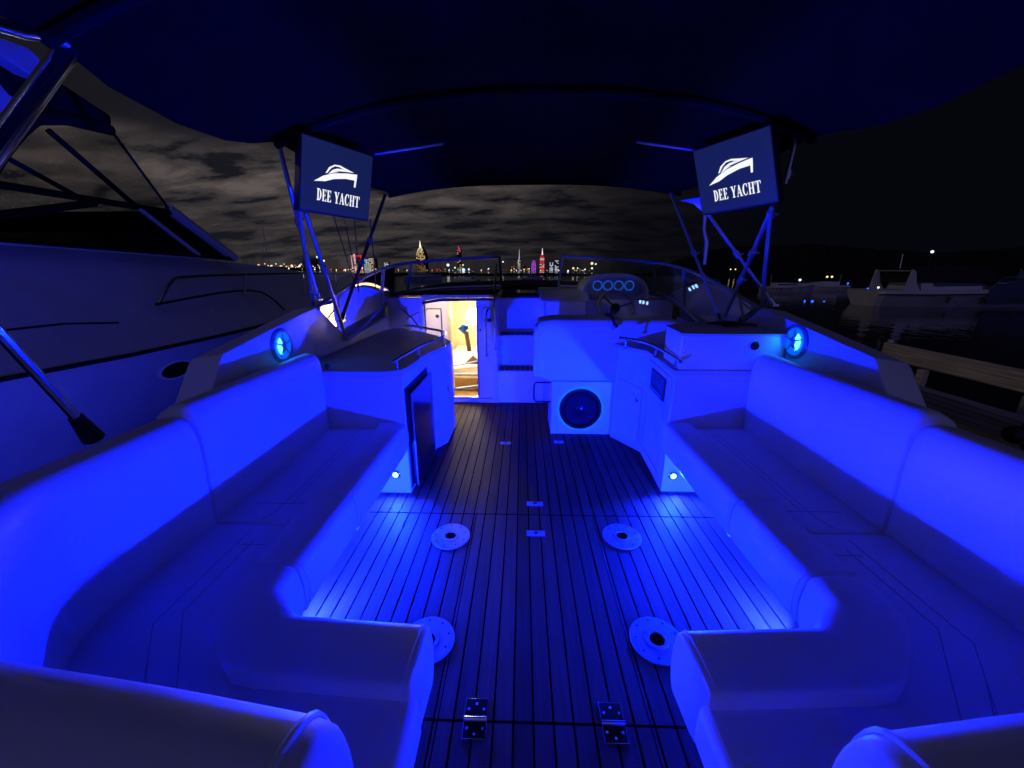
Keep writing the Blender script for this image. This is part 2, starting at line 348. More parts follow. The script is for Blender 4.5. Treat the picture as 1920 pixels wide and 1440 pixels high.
# ------------------------------------------------------------------ U-shaped benches
def bench(s, yf):
    n = SN[s]
    t = thing('bench_seat', (s*1.1, 1.3, 0), 'white vinyl corner bench along the %s side of the cockpit' % n, 'bench', 'cockpit benches')
    # base: panels that lean outward to the floor
    m = MB(s)
    m.prism([(1.06, yf-.012), (1.06, 1.24), (0.96, 1.12), (0.90, 0.84), (0.55, 0.80), (0.50, 0.62), (0.50, 0.40), (1.42, 0.40), (1.42, yf-.012)], 0.0, 0.344)
    m.build('base', 'gel', t, smooth=30)
    # seat cushions
    zt = 0.462
    def pad(poly, name='seat_cushion'):
        q = MB(s); q.prism(poly, 0.345, zt); return q.build(name, 'vinyl', t, bevel=0.022)
    c1 = pad([(0.955, 1.256), (1.305, 1.256), (1.305, yf-.012), (0.955, yf-.012)])
    c2 = pad([(0.955, 1.246), (1.305, 1.246), (1.305, 0.73), (0.94, 0.40), (0.315, 0.37), (0.315, 0.64), (0.77, 0.66), (0.955, 0.85)])
    for c, lines in ((c1, [[(1.045, yf-.10), (1.045, 1.36)], [(1.075, yf-.10), (1.075, 1.32), (1.10, 1.262)], [(0.99, 1.37), (1.20, 1.37)]]),
                     (c2, [[(1.05, 1.15), (1.05, 0.84), (0.86, 0.60)], [(1.10, 1.20), (1.10, 0.80), (0.90, 0.55)], [(0.99, 1.12), (1.08, 1.12)], [(1.02, 0.70), (0.93, 0.60)]])):
        q = MB(s)
        for l in lines: q.tube([(x, y, zt+0.0002) for x, y in l], 0.0012, 6)
        q.build('stitching', 'stitch', c)
    # front bolsters: nose of the seat. offset 0 = nose line, + = outboard
    def bol(path, top, wd):
        pr = chaikin([(0.05, 0.300), (0.018, 0.300), (-0.002, 0.36), (-0.004, 0.42), (0.004, top-0.022), (0.026, top-.001), (wd*.5, top+.002), (wd-0.016, top), (wd, top-.012), (wd, 0.40), (wd, 0.300)], 2)
        q = MB(s); q.sweep(path, pr, puff=0.06, pl=0.018); rg = q.rings[-3]; ob = q.build('bolster', 'vinyl', t, smooth=50)
        q = MB(s); q.tube(list(rg)+[rg[0]], 0.0028, 6); q.build('piping', 'pipe', ob); return ob
    bol([(0.785, yf-.012), (0.785, 1.40)], 0.497, 0.175)
    bol([(0.785, 1.395), (0.785, 0.985)], 0.497, 0.175)
    bol(roundpath([(0.785, 0.98), (0.785, 0.90), (0.70, 0.82), (0.325, 0.80)], 0.008, 2, ), 0.508, 0.18)
    q = MB(s); q.sweep(roundpath([(0.955, 1.18), (0.955, .9)], .05), chaikin([(0, .45), (0, .46), (0.004, .46), (.004, .45)], 1), puff=0); q.build('stitching', 'stitch', t)
    # backrests
    bk = chaikin([(0.0, 0.36), (0.0, 0.56), (-0.012, 0.76), (-0.006, 0.895), (0.035, 0.940), (0.10, 0.928), (0.160, 0.885), (0.182, 0.80), (0.182, 0.36)], 2)
    q = MB(s); q.sweep([(1.268, yf-.014), (1.268, 1.262)], bk, puff=0.09, pl=0.03); q.build('backrest', 'vinyl', t, smooth=60)
    bkp = roundpath([(1.268, 1.252), (1.268, 0.74), (0.93, 0.405), (0.55, 0.365), (0.306, 0.332)], 0.12)
    bk2 = chaikin([(0.0, 0.36), (0.0, 0.56), (-0.012, 0.74), (-0.006, 0.86), (0.03, 0.902), (0.11, 0.895), (0.185, 0.855), (0.205, 0.78), (0.205, 0.36)], 2)
    bk2 = [(o, z) for o, z in bk2]
    q = MB(s); q.sweep(bkp, bk2, puff=0.07, pl=0.03); ring = q.rings[-3]; br = q.build('backrest', 'vinyl', t, smooth=60)
    q = MB(s); rr = [Vector(p) for p in ring]; cz = sum((p for p in rr), Vector())/len(rr)
    q.tube([cz+(p-cz)*1.0 for p in rr]+[rr[0]], 0.0055, 8); q.build('piping', 'pipe', br)
    return t
bench(-1, 2.18); bench(1, 2.24)

# ------------------------------------------------------------------ lamps at floor level
BLUE = (0.0014, 0.0085, 1.0)
def courtesy(loc, nrm, label, power):
    t = thing('courtesy_light', loc, label, 'courtesy light', 'blue courtesy lights near the floor')
    nrm = Vector(nrm).normalized(); loc = Vector(loc)
    q = MB(); q.disc(loc, nrm, [(0.030, 0), (0.030, 0.003), (0.026, 0.007), (0.0185, 0.0072), (0.0185, 0.001)], 28); q.build('bezel', 'steel', t)
    q = MB(); q.disc(loc, nrm, [(0.018, 0.0005), (0.018, 0.006), (0.012, 0.0085), (0.0, 0.009)], 28); q.build('lens', 'lens', t)
    l = bpy.data.lights.new('courtesy_lamp', 'AREA'); l.shape = 'DISK'; l.size = 0.036; l.energy = power; l.color = BLUE; l.spread = R(158)
    lo = bpy.data.objects.new('lamp', l); COL.objects.link(lo); lo.parent = t
    lo.location = nrm*0.011; lo.rotation_euler = nrm.to_track_quat('-Z', 'Y').to_euler()
PF, PA = 190, 190
courtesy((-0.893, 2.179, 0.136), (0, -1, 0), 'glowing blue light low on the left cabinet foot', PF)
courtesy((0.897, 2.239, 0.119), (0, -1, 0), 'glowing blue light low on the right cabinet foot', PF)
courtesy((-1.003, 1.19, 0.085), (0.6, .8, 0.0), 'blue light tucked in the aft inner corner of the left bench', PA)
courtesy((1.003, 1.19, 0.085), (-0.6, .8, 0.0), 'blue light tucked in the aft inner corner of the right bench', PA)

# ------------------------------------------------------------------ cabinets
def left_cab():
    t = thing('galley_cabinet', (-1.1, 2.7, 0), 'white galley cabinet with a grey counter left of the gangway', 'cabinet')
    body = [(-0.80, 2.18), (-0.80, 2.784), (-0.705, 2.945), (-0.70, 3.28), (-1.15, 3.70), (-1.445, 3.70), (-1.445, 2.18)]
    MB().prism(body, 0, 0.795).build('body', 'gel', t, bevel=0.006)
    top = chaikin([(-0.815, 2.145), (-0.775, 2.30), (-0.775, 2.62), (-0.70, 2.86), (-0.672, 2.98), (-0.68, 3.22), (-1.12, 3.74), (-1.38, 3.93), (-1.447, 3.72), (-1.447, 2.16), (-1.2, 2.145)], 1)
    MB().prism(top, 0.797, 0.828).build('countertop', 'gelmat', t, bevel=0.004)
    MB().box(-0.803, -0.795, 2.20, 2.76, 0.03, 0.705).build('fridge_recess', 'black', t)
    f = MB().box(-0.797, -0.765, 2.235, 2.745, 0.035, 0.66); f = f.build('fridge_door', 'smoke', t, bevel=0.004)
    q = MB()
    for a, b, c, e in ((2.228, 2.236, .03, .668), (2.744, 2.752, .03, .668), (2.236, 2.744, .66, .668)): q.box(-0.770, -0.7625, a, b, c, e)
    q.build('door_trim', 'plate', f)
    MB().box(-0.805, -0.797, 2.32, 2.66, 0.675, 0.70).build('vent', 'black', t)
    MB().box(-0.704, -0.698, 3.03, 3.055, 0.42, 0.47).build('latch', 'black', t)
    return t
left_cab()
def rail(label, pts, posts, zb, r=0.011):
    t = thing('grab_rail', posts[0]+(zb,), label, 'rail', 'steel fiddle rails on the counters')
    MB().tube(pts, r, 12, smooth=2).build('bar', 'steel', t)
    for x, y in posts:
        z = min(pts, key=lambda p: (p[0]-x)**2+(p[1]-y)**2)[2]
        q = MB(); q.tube([(x, y, zb), (x, y, z)], 0.007, 10); q.disc((x, y, zb), (0, 0, 1), [(0.017, 0), (0.017, 0.004), (0.010, 0.008)], 16); q.build('post', 'steel', t)
rail('curved steel rail around the edge of the left counter', [(-0.835, 2.13, .885), (-0.83, 2.2, .89), (-0.80, 2.40, .895), (-0.79, 2.6, .895), (-0.73, 2.82, .895), (-0.70, 2.98, .895), (-0.715, 3.12, .895), (-0.76, 3.25, .895), (-0.95, 3.42, .895), (-1.16, 3.60, .895), (-1.22, 3.68, .88)],
     [(-0.83, 2.2), (-0.79, 2.55), (-0.70, 2.93), (-0.78, 3.27), (-1.14, 3.6)], 0.828)
rail('curved steel rail on the ledge of the right counter', [(0.655, 2.93, .90), (0.72, 2.88, .90), (0.80, 2.72, .90), (0.83, 2.50, .895), (0.835, 2.30, .89), (0.835, 2.2, .885)],
     [(0.70, 2.90), (0.825, 2.60), (0.835, 2.27)], 0.825)

def right_cab():
    t = thing('wet_bar_cabinet', (1.1, 2.7, 0), 'white cabinet with raised box right of the gangway', 'cabinet')
    body = [(0.83, 2.24), (0.86, 2.81), (0.685, 3.105), (0.70, 3.135), (1.445, 3.135), (1.445, 2.24)]
    MB().prism(body, 0, 0.80).build('body', 'gel', t, bevel=0.006)
    MB().prism([(0.812, 2.225), (0.835, 2.80), (0.655, 3.09), (0.68, 3.16), (1.445, 3.16), (1.445, 2.225)], 0.801, 0.825).build('countertop', 'gelmat', t, bevel=0.004)
    MB().prism([(0.842, 2.236), (0.864, 2.557), (1.02, 2.70), (1.445, 2.82), (1.445, 2.236)], 0.826, 1.035).build('raised_box', 'gel', t, bevel=0.008)
    MB().prism([(0.836, 2.228), (0.860, 2.565), (1.018, 2.712), (1.446, 2.835), (1.446, 2.228)], 1.036, 1.045).build('box_top', 'gelmat', t, bevel=0.003)
    # door on the slanting face
    a = Vector((0.86, 2.81, 0)); b = Vector((0.685, 3.105, 0)); n = Vector((-(b-a).y, (b-a).x, 0)).normalized()*-1
    if n.x > 0: n = -n
    def on(u, z, d=0): p = a+(b-a)*u+n*d; return (p.x, p.y, z)
    q = MB(); q.loft([[on(.10, .05, .001), on(.90, .05, .001), on(.90, .55, .001), on(.10, .52, .001)], [on(.10, .05, .010), on(.90, .05, .010), on(.90, .55, .010), on(.10, .52, .010)]])
    dr = q.build('door', 'gel', t, bevel=0.004)
    q = MB(); q.tube([on(.22, .44, .012), on(.22, .44, .022), on(.22, .40, .022), on(.22, .40, .012)], 0.004, 8); q.disc(on(.20, .42, .010), n, [(0.014, 0), (0.014, .004), (0.01, .006)], 16); q.build('latch', 'steel', dr)
    # inboard face: framed window locker
    def sp(y): return 0.83+(y-2.24)/(2.81-2.24)*0.03
    q = MB()
    for y0, y1, z0, z1 in ((2.28, 2.78, .74, .765), (2.28, 2.78, .06, .085), (2.28, 2.31, .085, .74), (2.75, 2.78, .085, .74)):
        q.loft([[(sp(y0)-.008, y0, z0), (sp(y1)-.008, y1, z0), (sp(y1)-.008, y1, z1), (sp(y0)-.008, y0, z1)], [(sp(y0)-.001, y0, z0), (sp(y1)-.001, y1, z0), (sp(y1)-.001, y1, z1), (sp(y0)-.001, y0, z1)]])
    fr = q.build('locker_frame', 'gel', t)
    q = MB(); y0, y1, z0, z1 = 2.38, 2.69, .575, .725
    q.loft([[(sp(y)-.012, y, z) for y, z in ((y0, z0), (y1, z0), (y1, z1), (y0, z1))], [(sp(y)-.0015, y, z) for y, z in ((y0, z0), (y1, z0), (y1, z1), (y0, z1))]]); q.build('locker_opening', 'black', fr)
    q = MB(); q.loft([[(sp(y)-.020, y, z) for y, z in ((y0+.02, .60), (y1-.03, .60), (y1-.03, .612), (y0+.02, .612))], [(sp(y)-.013, y, z) for y, z in ((y0+.02, .60), (y1-.03, .60), (y1-.03, .612), (y0+.02, .612))]]); q.build('shelf_bar', 'plate', fr)
    q = MB(); q.disc((1.262, 2.235, 0.975), (0, -1, 0), [(0.024, 0), (0.024, .006), (0.017, .009), (0.015, .004), (0, .004)], 24); q.build('socket', 'black', t)
    q = MB(); q.disc((0.825, 2.235, 0.345), (0, -1, 0), [(0.012, 0), (0.012, .01), (0, .012)], 14); q.disc((0.845, 2.235, 0.345), (0, -1, 0), [(0.008, 0), (0.008, .01), (0, .012)], 14); q.build('knob', 'steel', t)
right_cab()

# subwoofer box under the helm seat
t = thing('subwoofer_box', (0.43, 3.3, 0), 'white box under the helm seat with a round black speaker', 'speaker box')
MB().box(0.17, 0.70, 3.15, 3.50, 0.0, 0.485).build('box', 'gel', t, bevel=0.008)
q = MB(); q.disc((0.422, 3.148, 0.24), (0, -1, 0), [(0.192, 0), (0.192, .008), (0.188, .011), (0.184, .009), (0.184, 0)], 48); q.build('trim_ring', 'subring', t)
q = MB(); q.disc((0.422, 3.146, 0.24), (0, -1, 0), [(0.183, .0), (0.181, .016), (0.150, .024), (0.140, .012), (0.06, -.03+.034), (0.05, .006), (0, .006)], 48); c = q.build('cone', 'subcone', t)
q = MB(); q.disc((0.422, 3.14, 0.24), (0, -1, 0), [(0.045, 0), (0.042, .012), (0.02, .020), (0, .022)], 32); q.build('dust_cap', 'smoke', c)
# folding handle beside the box
q = MB(); q.tube([(0.165, 3.2, .46), (0.04, 3.2, .46), (0.02, 3.2, .44), (0.02, 3.2, .31), (0.04, 3.2, .285), (0.165, 3.2, .285)], 0.008, 8); q.build('handle', 'black', t)

# helm seat
t = thing('helm_chair', (0.58, 3.3, 0.49), 'wide white padded helm seat back above the subwoofer box', 'seat')
q = MB(); pr = chaikin([(0.0, 0.50), (-0.005, 0.52), (-0.016, 0.75), (-.004, 0.94), (0.03, 1.008), (0.10, 1.022), (0.36, 1.02), (0.40, 0.98), (0.40, 0.50)], 2)
q.sweep([(0.045, 3.10), (1.20, 3.10)], pr, puff=0.12, pl=0.06); q.build('backrest', 'vinyl', t, smooth=60)
q = MB(); q.sweep([(0.005, 3.12), (0.055, 3.115)], chaikin([(0.0, 0.53), (-0.005, 0.56), (-0.01, 0.90), (0.01, 0.945), (0.05, .965), (0.30, 0.965), (0.33, 0.9), (0.33, 0.53)], 2), puff=0.14, pl=0.02); q.build('side_wing', 'vinyl', t, smooth=60)
MB().box(0.72, 1.2, 3.16, 3.46, 0.0, 0.497).build('pedestal', 'gel', t)
q = MB(); q.tube([(0.62, 3.30, 1.028), (0.615, 3.22, 1.045), (0.63, 3.12, 1.035), (0.645, 3.085, 0.99), (0.665, 3.08, 0.955)], [.012, .016, .015, .012, .014], 8); q.tube([(0.63, 3.2, 1.03), (0.635, 3.085, 1.0), (.637, 3.078, .93)], .003, 6); tag(q.build('strap', 'black'), 'small black strap hung over the helm seat back', 'strap')

# ------------------------------------------------------------------ bulkhead, door, steps
t = thing('cabin_bulkhead', (-0.3, 4.0, 0), 'white bulkhead with the cabin doorway at the forward end of the cockpit', 'bulkhead')
q = MB()
q.box(-1.47, -1.10, 3.97, 4.05, -0.4, 1.12); q.box(-1.145, -1.10, 3.955, 4.05, -0.4, 1.125)
q.box(-1.0995, -0.56, 3.98, 4.05, -0.4, 0.05); q.box(-0.56, -0.365, 3.97, 4.05, -0.4, 1.10)
q.box(-0.56, -0.365, 3.955, 3.97, 0.06, 1.06)
q.build('panel', 'gel', t, bevel=0.006)
q = MB(); q.box(-1.10, -0.40, 3.96, 3.985, 0.045, 0.062); q.build('door_sill', 'plate', t)
q = MB(); q.prism([(-1.10, 1.06), (-0.92, 1.09), (-0.375, 1.10), (-0.375, 1.125), (-0.92, 1.118), (-1.10, 1.085)], 3.93, 3.97, 'y'); q.build('hatch_track', 'black', t)
q = MB(); q.prism([(-1.10, 1.09), (-0.92, 1.121), (-0.37, 1.128), (-0.37, 1.150), (-1.10, 1.150)], 3.95, 4.10, 'y'); q.build('hatch_lip', 'cream', t)
q = MB(); q.prism([(-1.45, 4.06), (-.375, 4.10), (-.375, 4.95), (-1.45, 4.95)], 1.1415, 1.165); q.build('roof_mat', 'canvas', t)
q = MB(); q.box(-0.555, -0.54, 3.935, 3.955, .08, 1.05); q.build('door_jamb', 'plate', t)
MB().disc((-0.52, 3.955, 0.80), (0, -1, 0), [(0.010, 0), (0.010, .01), (0, .012)], 12).build('latch', 'black', t)
MB().box(-0.47, -0.40, 3.93, 3.955, 0.885, 0.915).build('hinge', 'black', t)
for x, z0, z1, y in ((-0.452, 0.545, 1.02, 3.86), (-0.365, 0.60, 1.45, 3.90)):
    pts = [(x, y+.05, z0), (x, y, z0+.03), (x, y, z1-.05), (x+.02, y+.03, z1), (x+.06, y+.2, z1+.02)] if z1 < 1.2 else [(x, y+.05, z0), (x, y, z0+.03), (x, y+.02, 1.2), (x, 4.2, z1)]
    q = MB(); q.tube(pts, 0.011, 10, smooth=1); q.disc((x, y+.05, z0), (0, -1, 0), [(0.02, 0), (0.02, .01), (.012, .02)], 14)
    tag(q.build('handrail', 'steel'), 'short upright steel handrail on the cabin door panel' if z1 < 1.2 else 'tall steel handrail beside the bow steps running up to the windshield', 'rail')
t = thing('bow_steps', (-0.15, 4.1, 0), 'white moulded steps with teak treads up to the foredeck', 'steps')
q = MB(); q.box(-0.36, 0.155, 3.97, 4.75, 0.0, 0.36); q.box(-0.36, 0.155, 4.14, 4.75, 0.36, 0.715); q.box(-0.36, 0.155, 4.32, 4.75, 0.715, 1.10); q.build('stair_body', 'gel', t, bevel=0.012)
q = MB(); q.box(-0.385, -0.345, 3.96, 4.75, 0.0, 1.12); q.build('stair_wall', 'gel', t, bevel=0.008)
for y, z in ((3.985, .361), (4.155, .716)):
    q = MB()
    for k in range(7): q.box(-0.325+k*.055, -0.325+k*.055+.050, y, y+.15, z, z+.012)
    q.build('tread', 'teak', t, smooth=0)
MB().box(-0.33, 0.14, 4.33, 4.9, 1.101, 1.118).build('foredeck_pad', 'rubber', t)
q = MB(); q.box(-0.30, -0.29, 3.967, 3.97, .19, .21); q.build('latch', 'black', t)

# helm console
t = thing('helm_console', (0.85, 4.2, 0), 'white helm console with arched gauge pod and steering wheel', 'console')
q = MB(); q.box(0.155, 0.56, 3.99, 4.9, 0.0, 1.09); q.box(0.56, 1.5, 4.15, 4.9, 0.0, 1.09); q.build('base', 'gel', t, bevel=0.01)
q = MB(); q.prism([(4.0, 1.09), (4.85, 1.09), (4.85, 1.19), (4.2, 1.185)], 0.10, 0.60, 'x'); q.build('chart_shelf', 'gel', t, bevel=0.008)
arch = []
for k in range(25):
    a = math.pi*(1-k/24); ex = 0.55
    cx_ = 0.885+0.345*math.copysign(abs(math.cos(a))**0.75, math.cos(a)); arch.append((cx_, 1.10+0.245*math.sin(a)**0.8))
arch = [(0.54, 1.03)]+arch+[(1.23, 1.03)]
q = MB(); q.prism(arch, 4.20, 4.75, 'y'); pod = q.build('gauge_pod', 'gel', t, bevel=0.012, smooth=40)
M['dash'] = mat('dash_panel', (0.34, 0.34, 0.37), 0.45, var=.1)
inner = [(0.885+(x-0.885)*.90, 1.03+(z-1.03)*.90) for x, z in arch]
q = MB(); q.prism(inner, 4.185, 4.2, 'y'); dash = q.build('dash_panel', 'dash', t, smooth=30)
q = MB(); q.tube([(x, 4.19, z) for x, z in arch], 0.017, 10); q.build('pod_rim', 'gel', t)
for k, px in enumerate((1120.5, 1140, 1160, 1180, 1196)):
    c = at(px, 535.5 if k < 4 else 541, y=4.18)
    q = MB(); q.torus(c, (0, -1, 0), 0.046 if k < 4 else .042, 0.0032, 32, 6); g = q.build('gauge_ring', 'led_ring' if k < 4 else 'spk_rim', dash)
q = MB(); q.disc(at(1197, 549, y=4.18), (0, -1, 0), [(.034, 0), (.034, .006), (.026, .01), (.026, .004), (0, .004)], 20); q.build('gauge', 'spk_rim', dash)
for px, py in ((1200, 565.5), (1206, 566.5), (1213, 568)):
    c = at(px, py, y=4.16); q = MB(); q.box(c.x-.010, c.x+.010, 4.15, 4.165, c.z-.018, c.z+.014); q.build('lit_switch', 'led_white', dash)
c = at(1205, 566, y=4.175); q = MB(); q.box(c.x-.06, c.x+.05, 4.172, 4.184, c.z-.05, c.z+.03); q.build('switch_panel', 'black', dash)
q = MB(); wc = Vector((0.86, 3.97, 1.045)); wn = Vector((0, -.8, .6))
q.torus(wc, wn, 0.175, 0.016, 44, 10); wh = q.build('steering_wheel', 'dash', t)
for a in (0.2, 2.4, 4.4):
    q = MB(); nz = wn.normalized(); ax = Vector((0, 0, 1)).cross(nz).normalized(); bx = nz.cross(ax)
    q.tube([wc-nz*.03, wc+(ax*math.cos(a)+bx*math.sin(a))*.17], .009, 8); q.build('spoke', 'steel', wh)
q = MB(); q.disc(wc-wn*.04, wn, [(.05, 0), (.045, .02), (0, .03)], 20); q.tube([wc-wn*.04, wc-wn*.2], .03, 10); q.build('wheel_hub', 'black', wh)

# ------------------------------------------------------------------ cabin interior (lit)
t = thing('cabin_interior', (-0.8, 5.2, -0.3), 'lit cream cabin seen through the open doorway', 'cabin')
q = MB(); q.box(-1.42, -1.36, 4.06, 7.4, -.5, 1.12); q.box(-.37, -.33, 4.76, 7.4, -.5, 1.12); q.box(-1.42, -.33, 7.3, 7.4, -.5, 1.12); q.box(-1.42, -.37, 4.11, 7.4, 1.121, 1.14); q.build('liner', 'cream', t)
MB().box(-1.42, -.33, 4.06, 7.4, -.40, -.28).build('cabin_sole', 'wood', t)
q = MB(); q.box(-1.36, -1.005, 4.75, 4.79, -.28, 1.115); wall = q.build('partition', 'cream', t)
q = MB(); q.box(-1.005, -.965, 4.73, 4.81, -.28, 1.115); q.build('door_frame', 'cream', t, bevel=.008)
q = MB(); q.prism([(-1.31, .42), (-1.09, .42), (-1.09, .93), (-1.25, .93), (-1.31, .86)], 4.728, 4.742, 'y'); dd = q.build('locker_door', 'cream', t, bevel=.006)
q = MB(); q.prism([(-1.323, .407), (-1.077, .407), (-1.077, .943), (-1.256, .943), (-1.323, .867)], 4.742, 4.7495, 'y'); q.build('door_gap', 'brown', dd)
q = MB(); q.disc((-1.13, 4.728, .85), (0, -1, 0), [(.022, 0), (.022, .01), (.012, .014), (0, .014)], 14); q.build('latch', 'black', dd)
q = MB(); q.prism([(-1.34, 5.35), (-.39, 5.95), (-.39, 7.28), (-1.34, 7.28)], -.28, 0); q.build('berth', 'vinyl', t, bevel=.03)
q = MB(); q.tube([(-1.3, 5.33, .03), (-.85, 5.63, .05), (-.45, 5.88, .09)], .014, 8); q.tube([(-1.3, 5.25, -.03), (-.45, 5.30, -.05)], .018, 8); q.tube([(-1.2, 4.70, -.11), (-.6, 4.86, -.08)], .022, 8); q.build('fiddle_rail', 'plate', t)
q = MB(); q.box(-1.3, -.45, 5.24, 5.32, -.28, -.07); q.build('settee', 'wood', t, bevel=.02)
q = MB(); q.disc((-.98, 7.29, .55), (0, -1, 0), [(.16, 0), (.16, .03), (.10, .06), (0, .07)], 24); q.build('cabin_lamp', 'cabin_lamp', t)
for (x, y, z, e, r_) in ((-.88, 5.95, .74, 48, .07), (-.95, 5.2, .85, 27, .06)):
    l = bpy.data.lights.new('cabin_lamp', 'POINT'); l.energy = e; l.color = (1.0, .88, .80); l.shadow_soft_size = r_
    lo = bpy.data.objects.new('lamp', l); COL.objects.link(lo); lo.parent = t; lo.location = Vector((x, y, z))-ORG[t.name]
l = bpy.data.lights.new('cabin_downlight', 'AREA'); l.shape = 'DISK'; l.size = .2; l.energy = 5.5; l.color = (1.0, .88, .80)
lo = bpy.data.objects.new('ceiling_lamp', l); COL.objects.link(lo); lo.parent = t; lo.location = Vector((-1.0, 4.36, 1.11))-ORG[t.name]; lo.rotation_euler = Vector((-.1, .45, -1)).to_track_quat('-Z', 'Y').to_euler()
t = thing('paper_towel_roll', (-.81, 5.0, .40), 'blue crumpled cloth hung over a beige roll inside the lit cabin', 'roll')
q = MB(); q.tube([(-.785, 5.0, .36), (-.82, 5.0, .62)], .03, 12); q.build('roll', 'brown', t)
rnd = random.Random(2); q = MB(); pts = [(-.85+rnd.uniform(-.05, .05), 4.98+rnd.uniform(-.03, .03), .62+k*.008+rnd.uniform(-.05, .05)) for k in range(12)]
q.tube(pts, [rnd.uniform(.008, .03) for _ in pts], 7, 0); q.build('cloth', 'bluecloth', t, smooth=0)
q = MB(); q.prism([(-.98, .0), (-.70, .0), (-.84, .13)], 5.75, 5.80, 'y'); tag(q.build('bag', 'brown'), 'small brown leather bag lying in the lit cabin', 'bag')

# ------------------------------------------------------------------ coamings and speakers
def coaming(s):
    n = SN[s]
    t = thing('side_coaming', (s*1.6, 2.4, .8), 'white raised coaming on the %s side holding a lit speaker' % n, 'coaming', 'cockpit coamings')
    inn = [(1.40, .30), (1.52, .82), (1.683, 1.031), (2.545, 1.166), (2.965, .867), (3.9, .95), (3.9, .30)]
    q = MB(s)
    q.loft([[(1.45, y, z) for y, z in inn], [(1.58, y-.02, z-.02) for y, z in inn], [(1.61, y-.02, z-.05) for y, z in inn]]); q.build('wall', 'gel', t, bevel=.006)
    q = MB(s); q.loft([[(1.46, y, .70), (1.68, y, .66), (1.74, y, .5), (1.70, y, -.6), (1.42, y, -.6), (1.42, y, .4)] for y in (-.4, 1.0, 2.0, 3.0)]+[[(1.46, y, .90), (1.60, y, .85), (1.66, y, .6), (1.60, y, -.6), (1.44, y, -.6), (1.44, y, .4)] for y in (4.2, 7.45)]+[[(.3, 10.5, .98), (.5, 10.5, .98), (.45, 10.5, .6), (.2, 10.5, -.6), (.1, 10.5, -.6), (.1, 10.5, .4)]])
    q.build('hull_side', 'hullwhite', t, smooth=50)
    return t
for s in (-1, 1): coaming(s)
q = MB(); q.loft([[(-w_, y, z0), (-w_*.955, y, z1), (0, y, z1+.05), (w_*.955, y, z1), (w_, y, z0), (w_*.93, y, z0), (w_*.925, y, z1-.02), (0, y, z1-.012), (-w_*.925, y, z1-.02), (-w_*.93, y, z0)] for y, w_, z0, z1 in ((4.955, 1.56, .88, 1.165), (7.5, 1.56, .9, 1.165), (9.2, .95, .95, 1.12), (10.5, .3, .98, 1.02))])
tag(q.build('foredeck', 'canvas', smooth=50), 'foredeck ahead of the windshield, coloured black for its unlit gelcoat', 'deck')  # black canvas colour stands in for gelcoat that no light reaches
def speaker(s, yc, zc):
    x = s*1.449; t = thing('coaming_speaker', (x, yc, zc), 'round speaker glowing cyan in the %s coaming' % SN[s], 'speaker', 'lit coaming speakers')
    nr = (-s, 0, 0); c = Vector((x, yc, zc))
    MB().disc(c, nr, [(0.098, 0), (0.098, .006), (0.090, .012), (0.080, .012), (0.076, .004)], 44).build('rim', 'spk_rim', t)
    cn = MB().disc(c, nr, [(0.076, .003), (0.074, .010), (0.068, .012), (.062, .006), (0.03, .003), (0, .003)], 40).build('cone', 'spk_glow', t)
    nz = Vector(nr); a = Vector((0, 1, 0)); b = Vector((0, 0, 1))
    for k in range(5):   # star spokes of the grille
        an = 2*math.pi*k/5+.3; d = a*math.cos(an)+b*math.sin(an); MB().tube([c+nz*.016, c+nz*.016+d*.072], [.006, .003], 6).build('grille_spoke', 'spk_rim', cn)
    an = [R(v) for v in (-60, -40, -20, 0, 20, 40, 60)]
    base_a = 1 if s < 0 else 1
    fa = lambda r, w_: c+nz*.0145+a*math.cos(w_)*r*(-1)+b*math.sin(w_)*r
    q = MB(); q.loft([[fa(.022, w_) for w_ in an]+[fa(.058, w_) for w_ in an[::-1]], [fa(.022, w_)+nz*.003 for w_ in an]+[fa(.058, w_)+nz*.003 for w_ in an[::-1]]]); q.build('led_window', 'spk_hot', t, smooth=0)
    MB().disc(c+nz*.003, nr, [(.016, 0), (.014, .018), (.006, .022), (0, .022)], 20).build('dust_cap', 'spk_rim', t)
    l = bpy.data.lights.new('speaker_led', 'AREA'); l.shape = 'DISK'; l.size = .09; l.energy = .25; l.color = (0, .12, 1)
    lo = bpy.data.objects.new('lamp', l); COL.objects.link(lo); lo.parent = t; lo.location = nz*.04; lo.rotation_euler = (nz+Vector((0, 0, -.3))).to_track_quat('-Z', 'Y').to_euler()
speaker(-1, 2.109, .987); speaker(1, 2.175, 1.012)

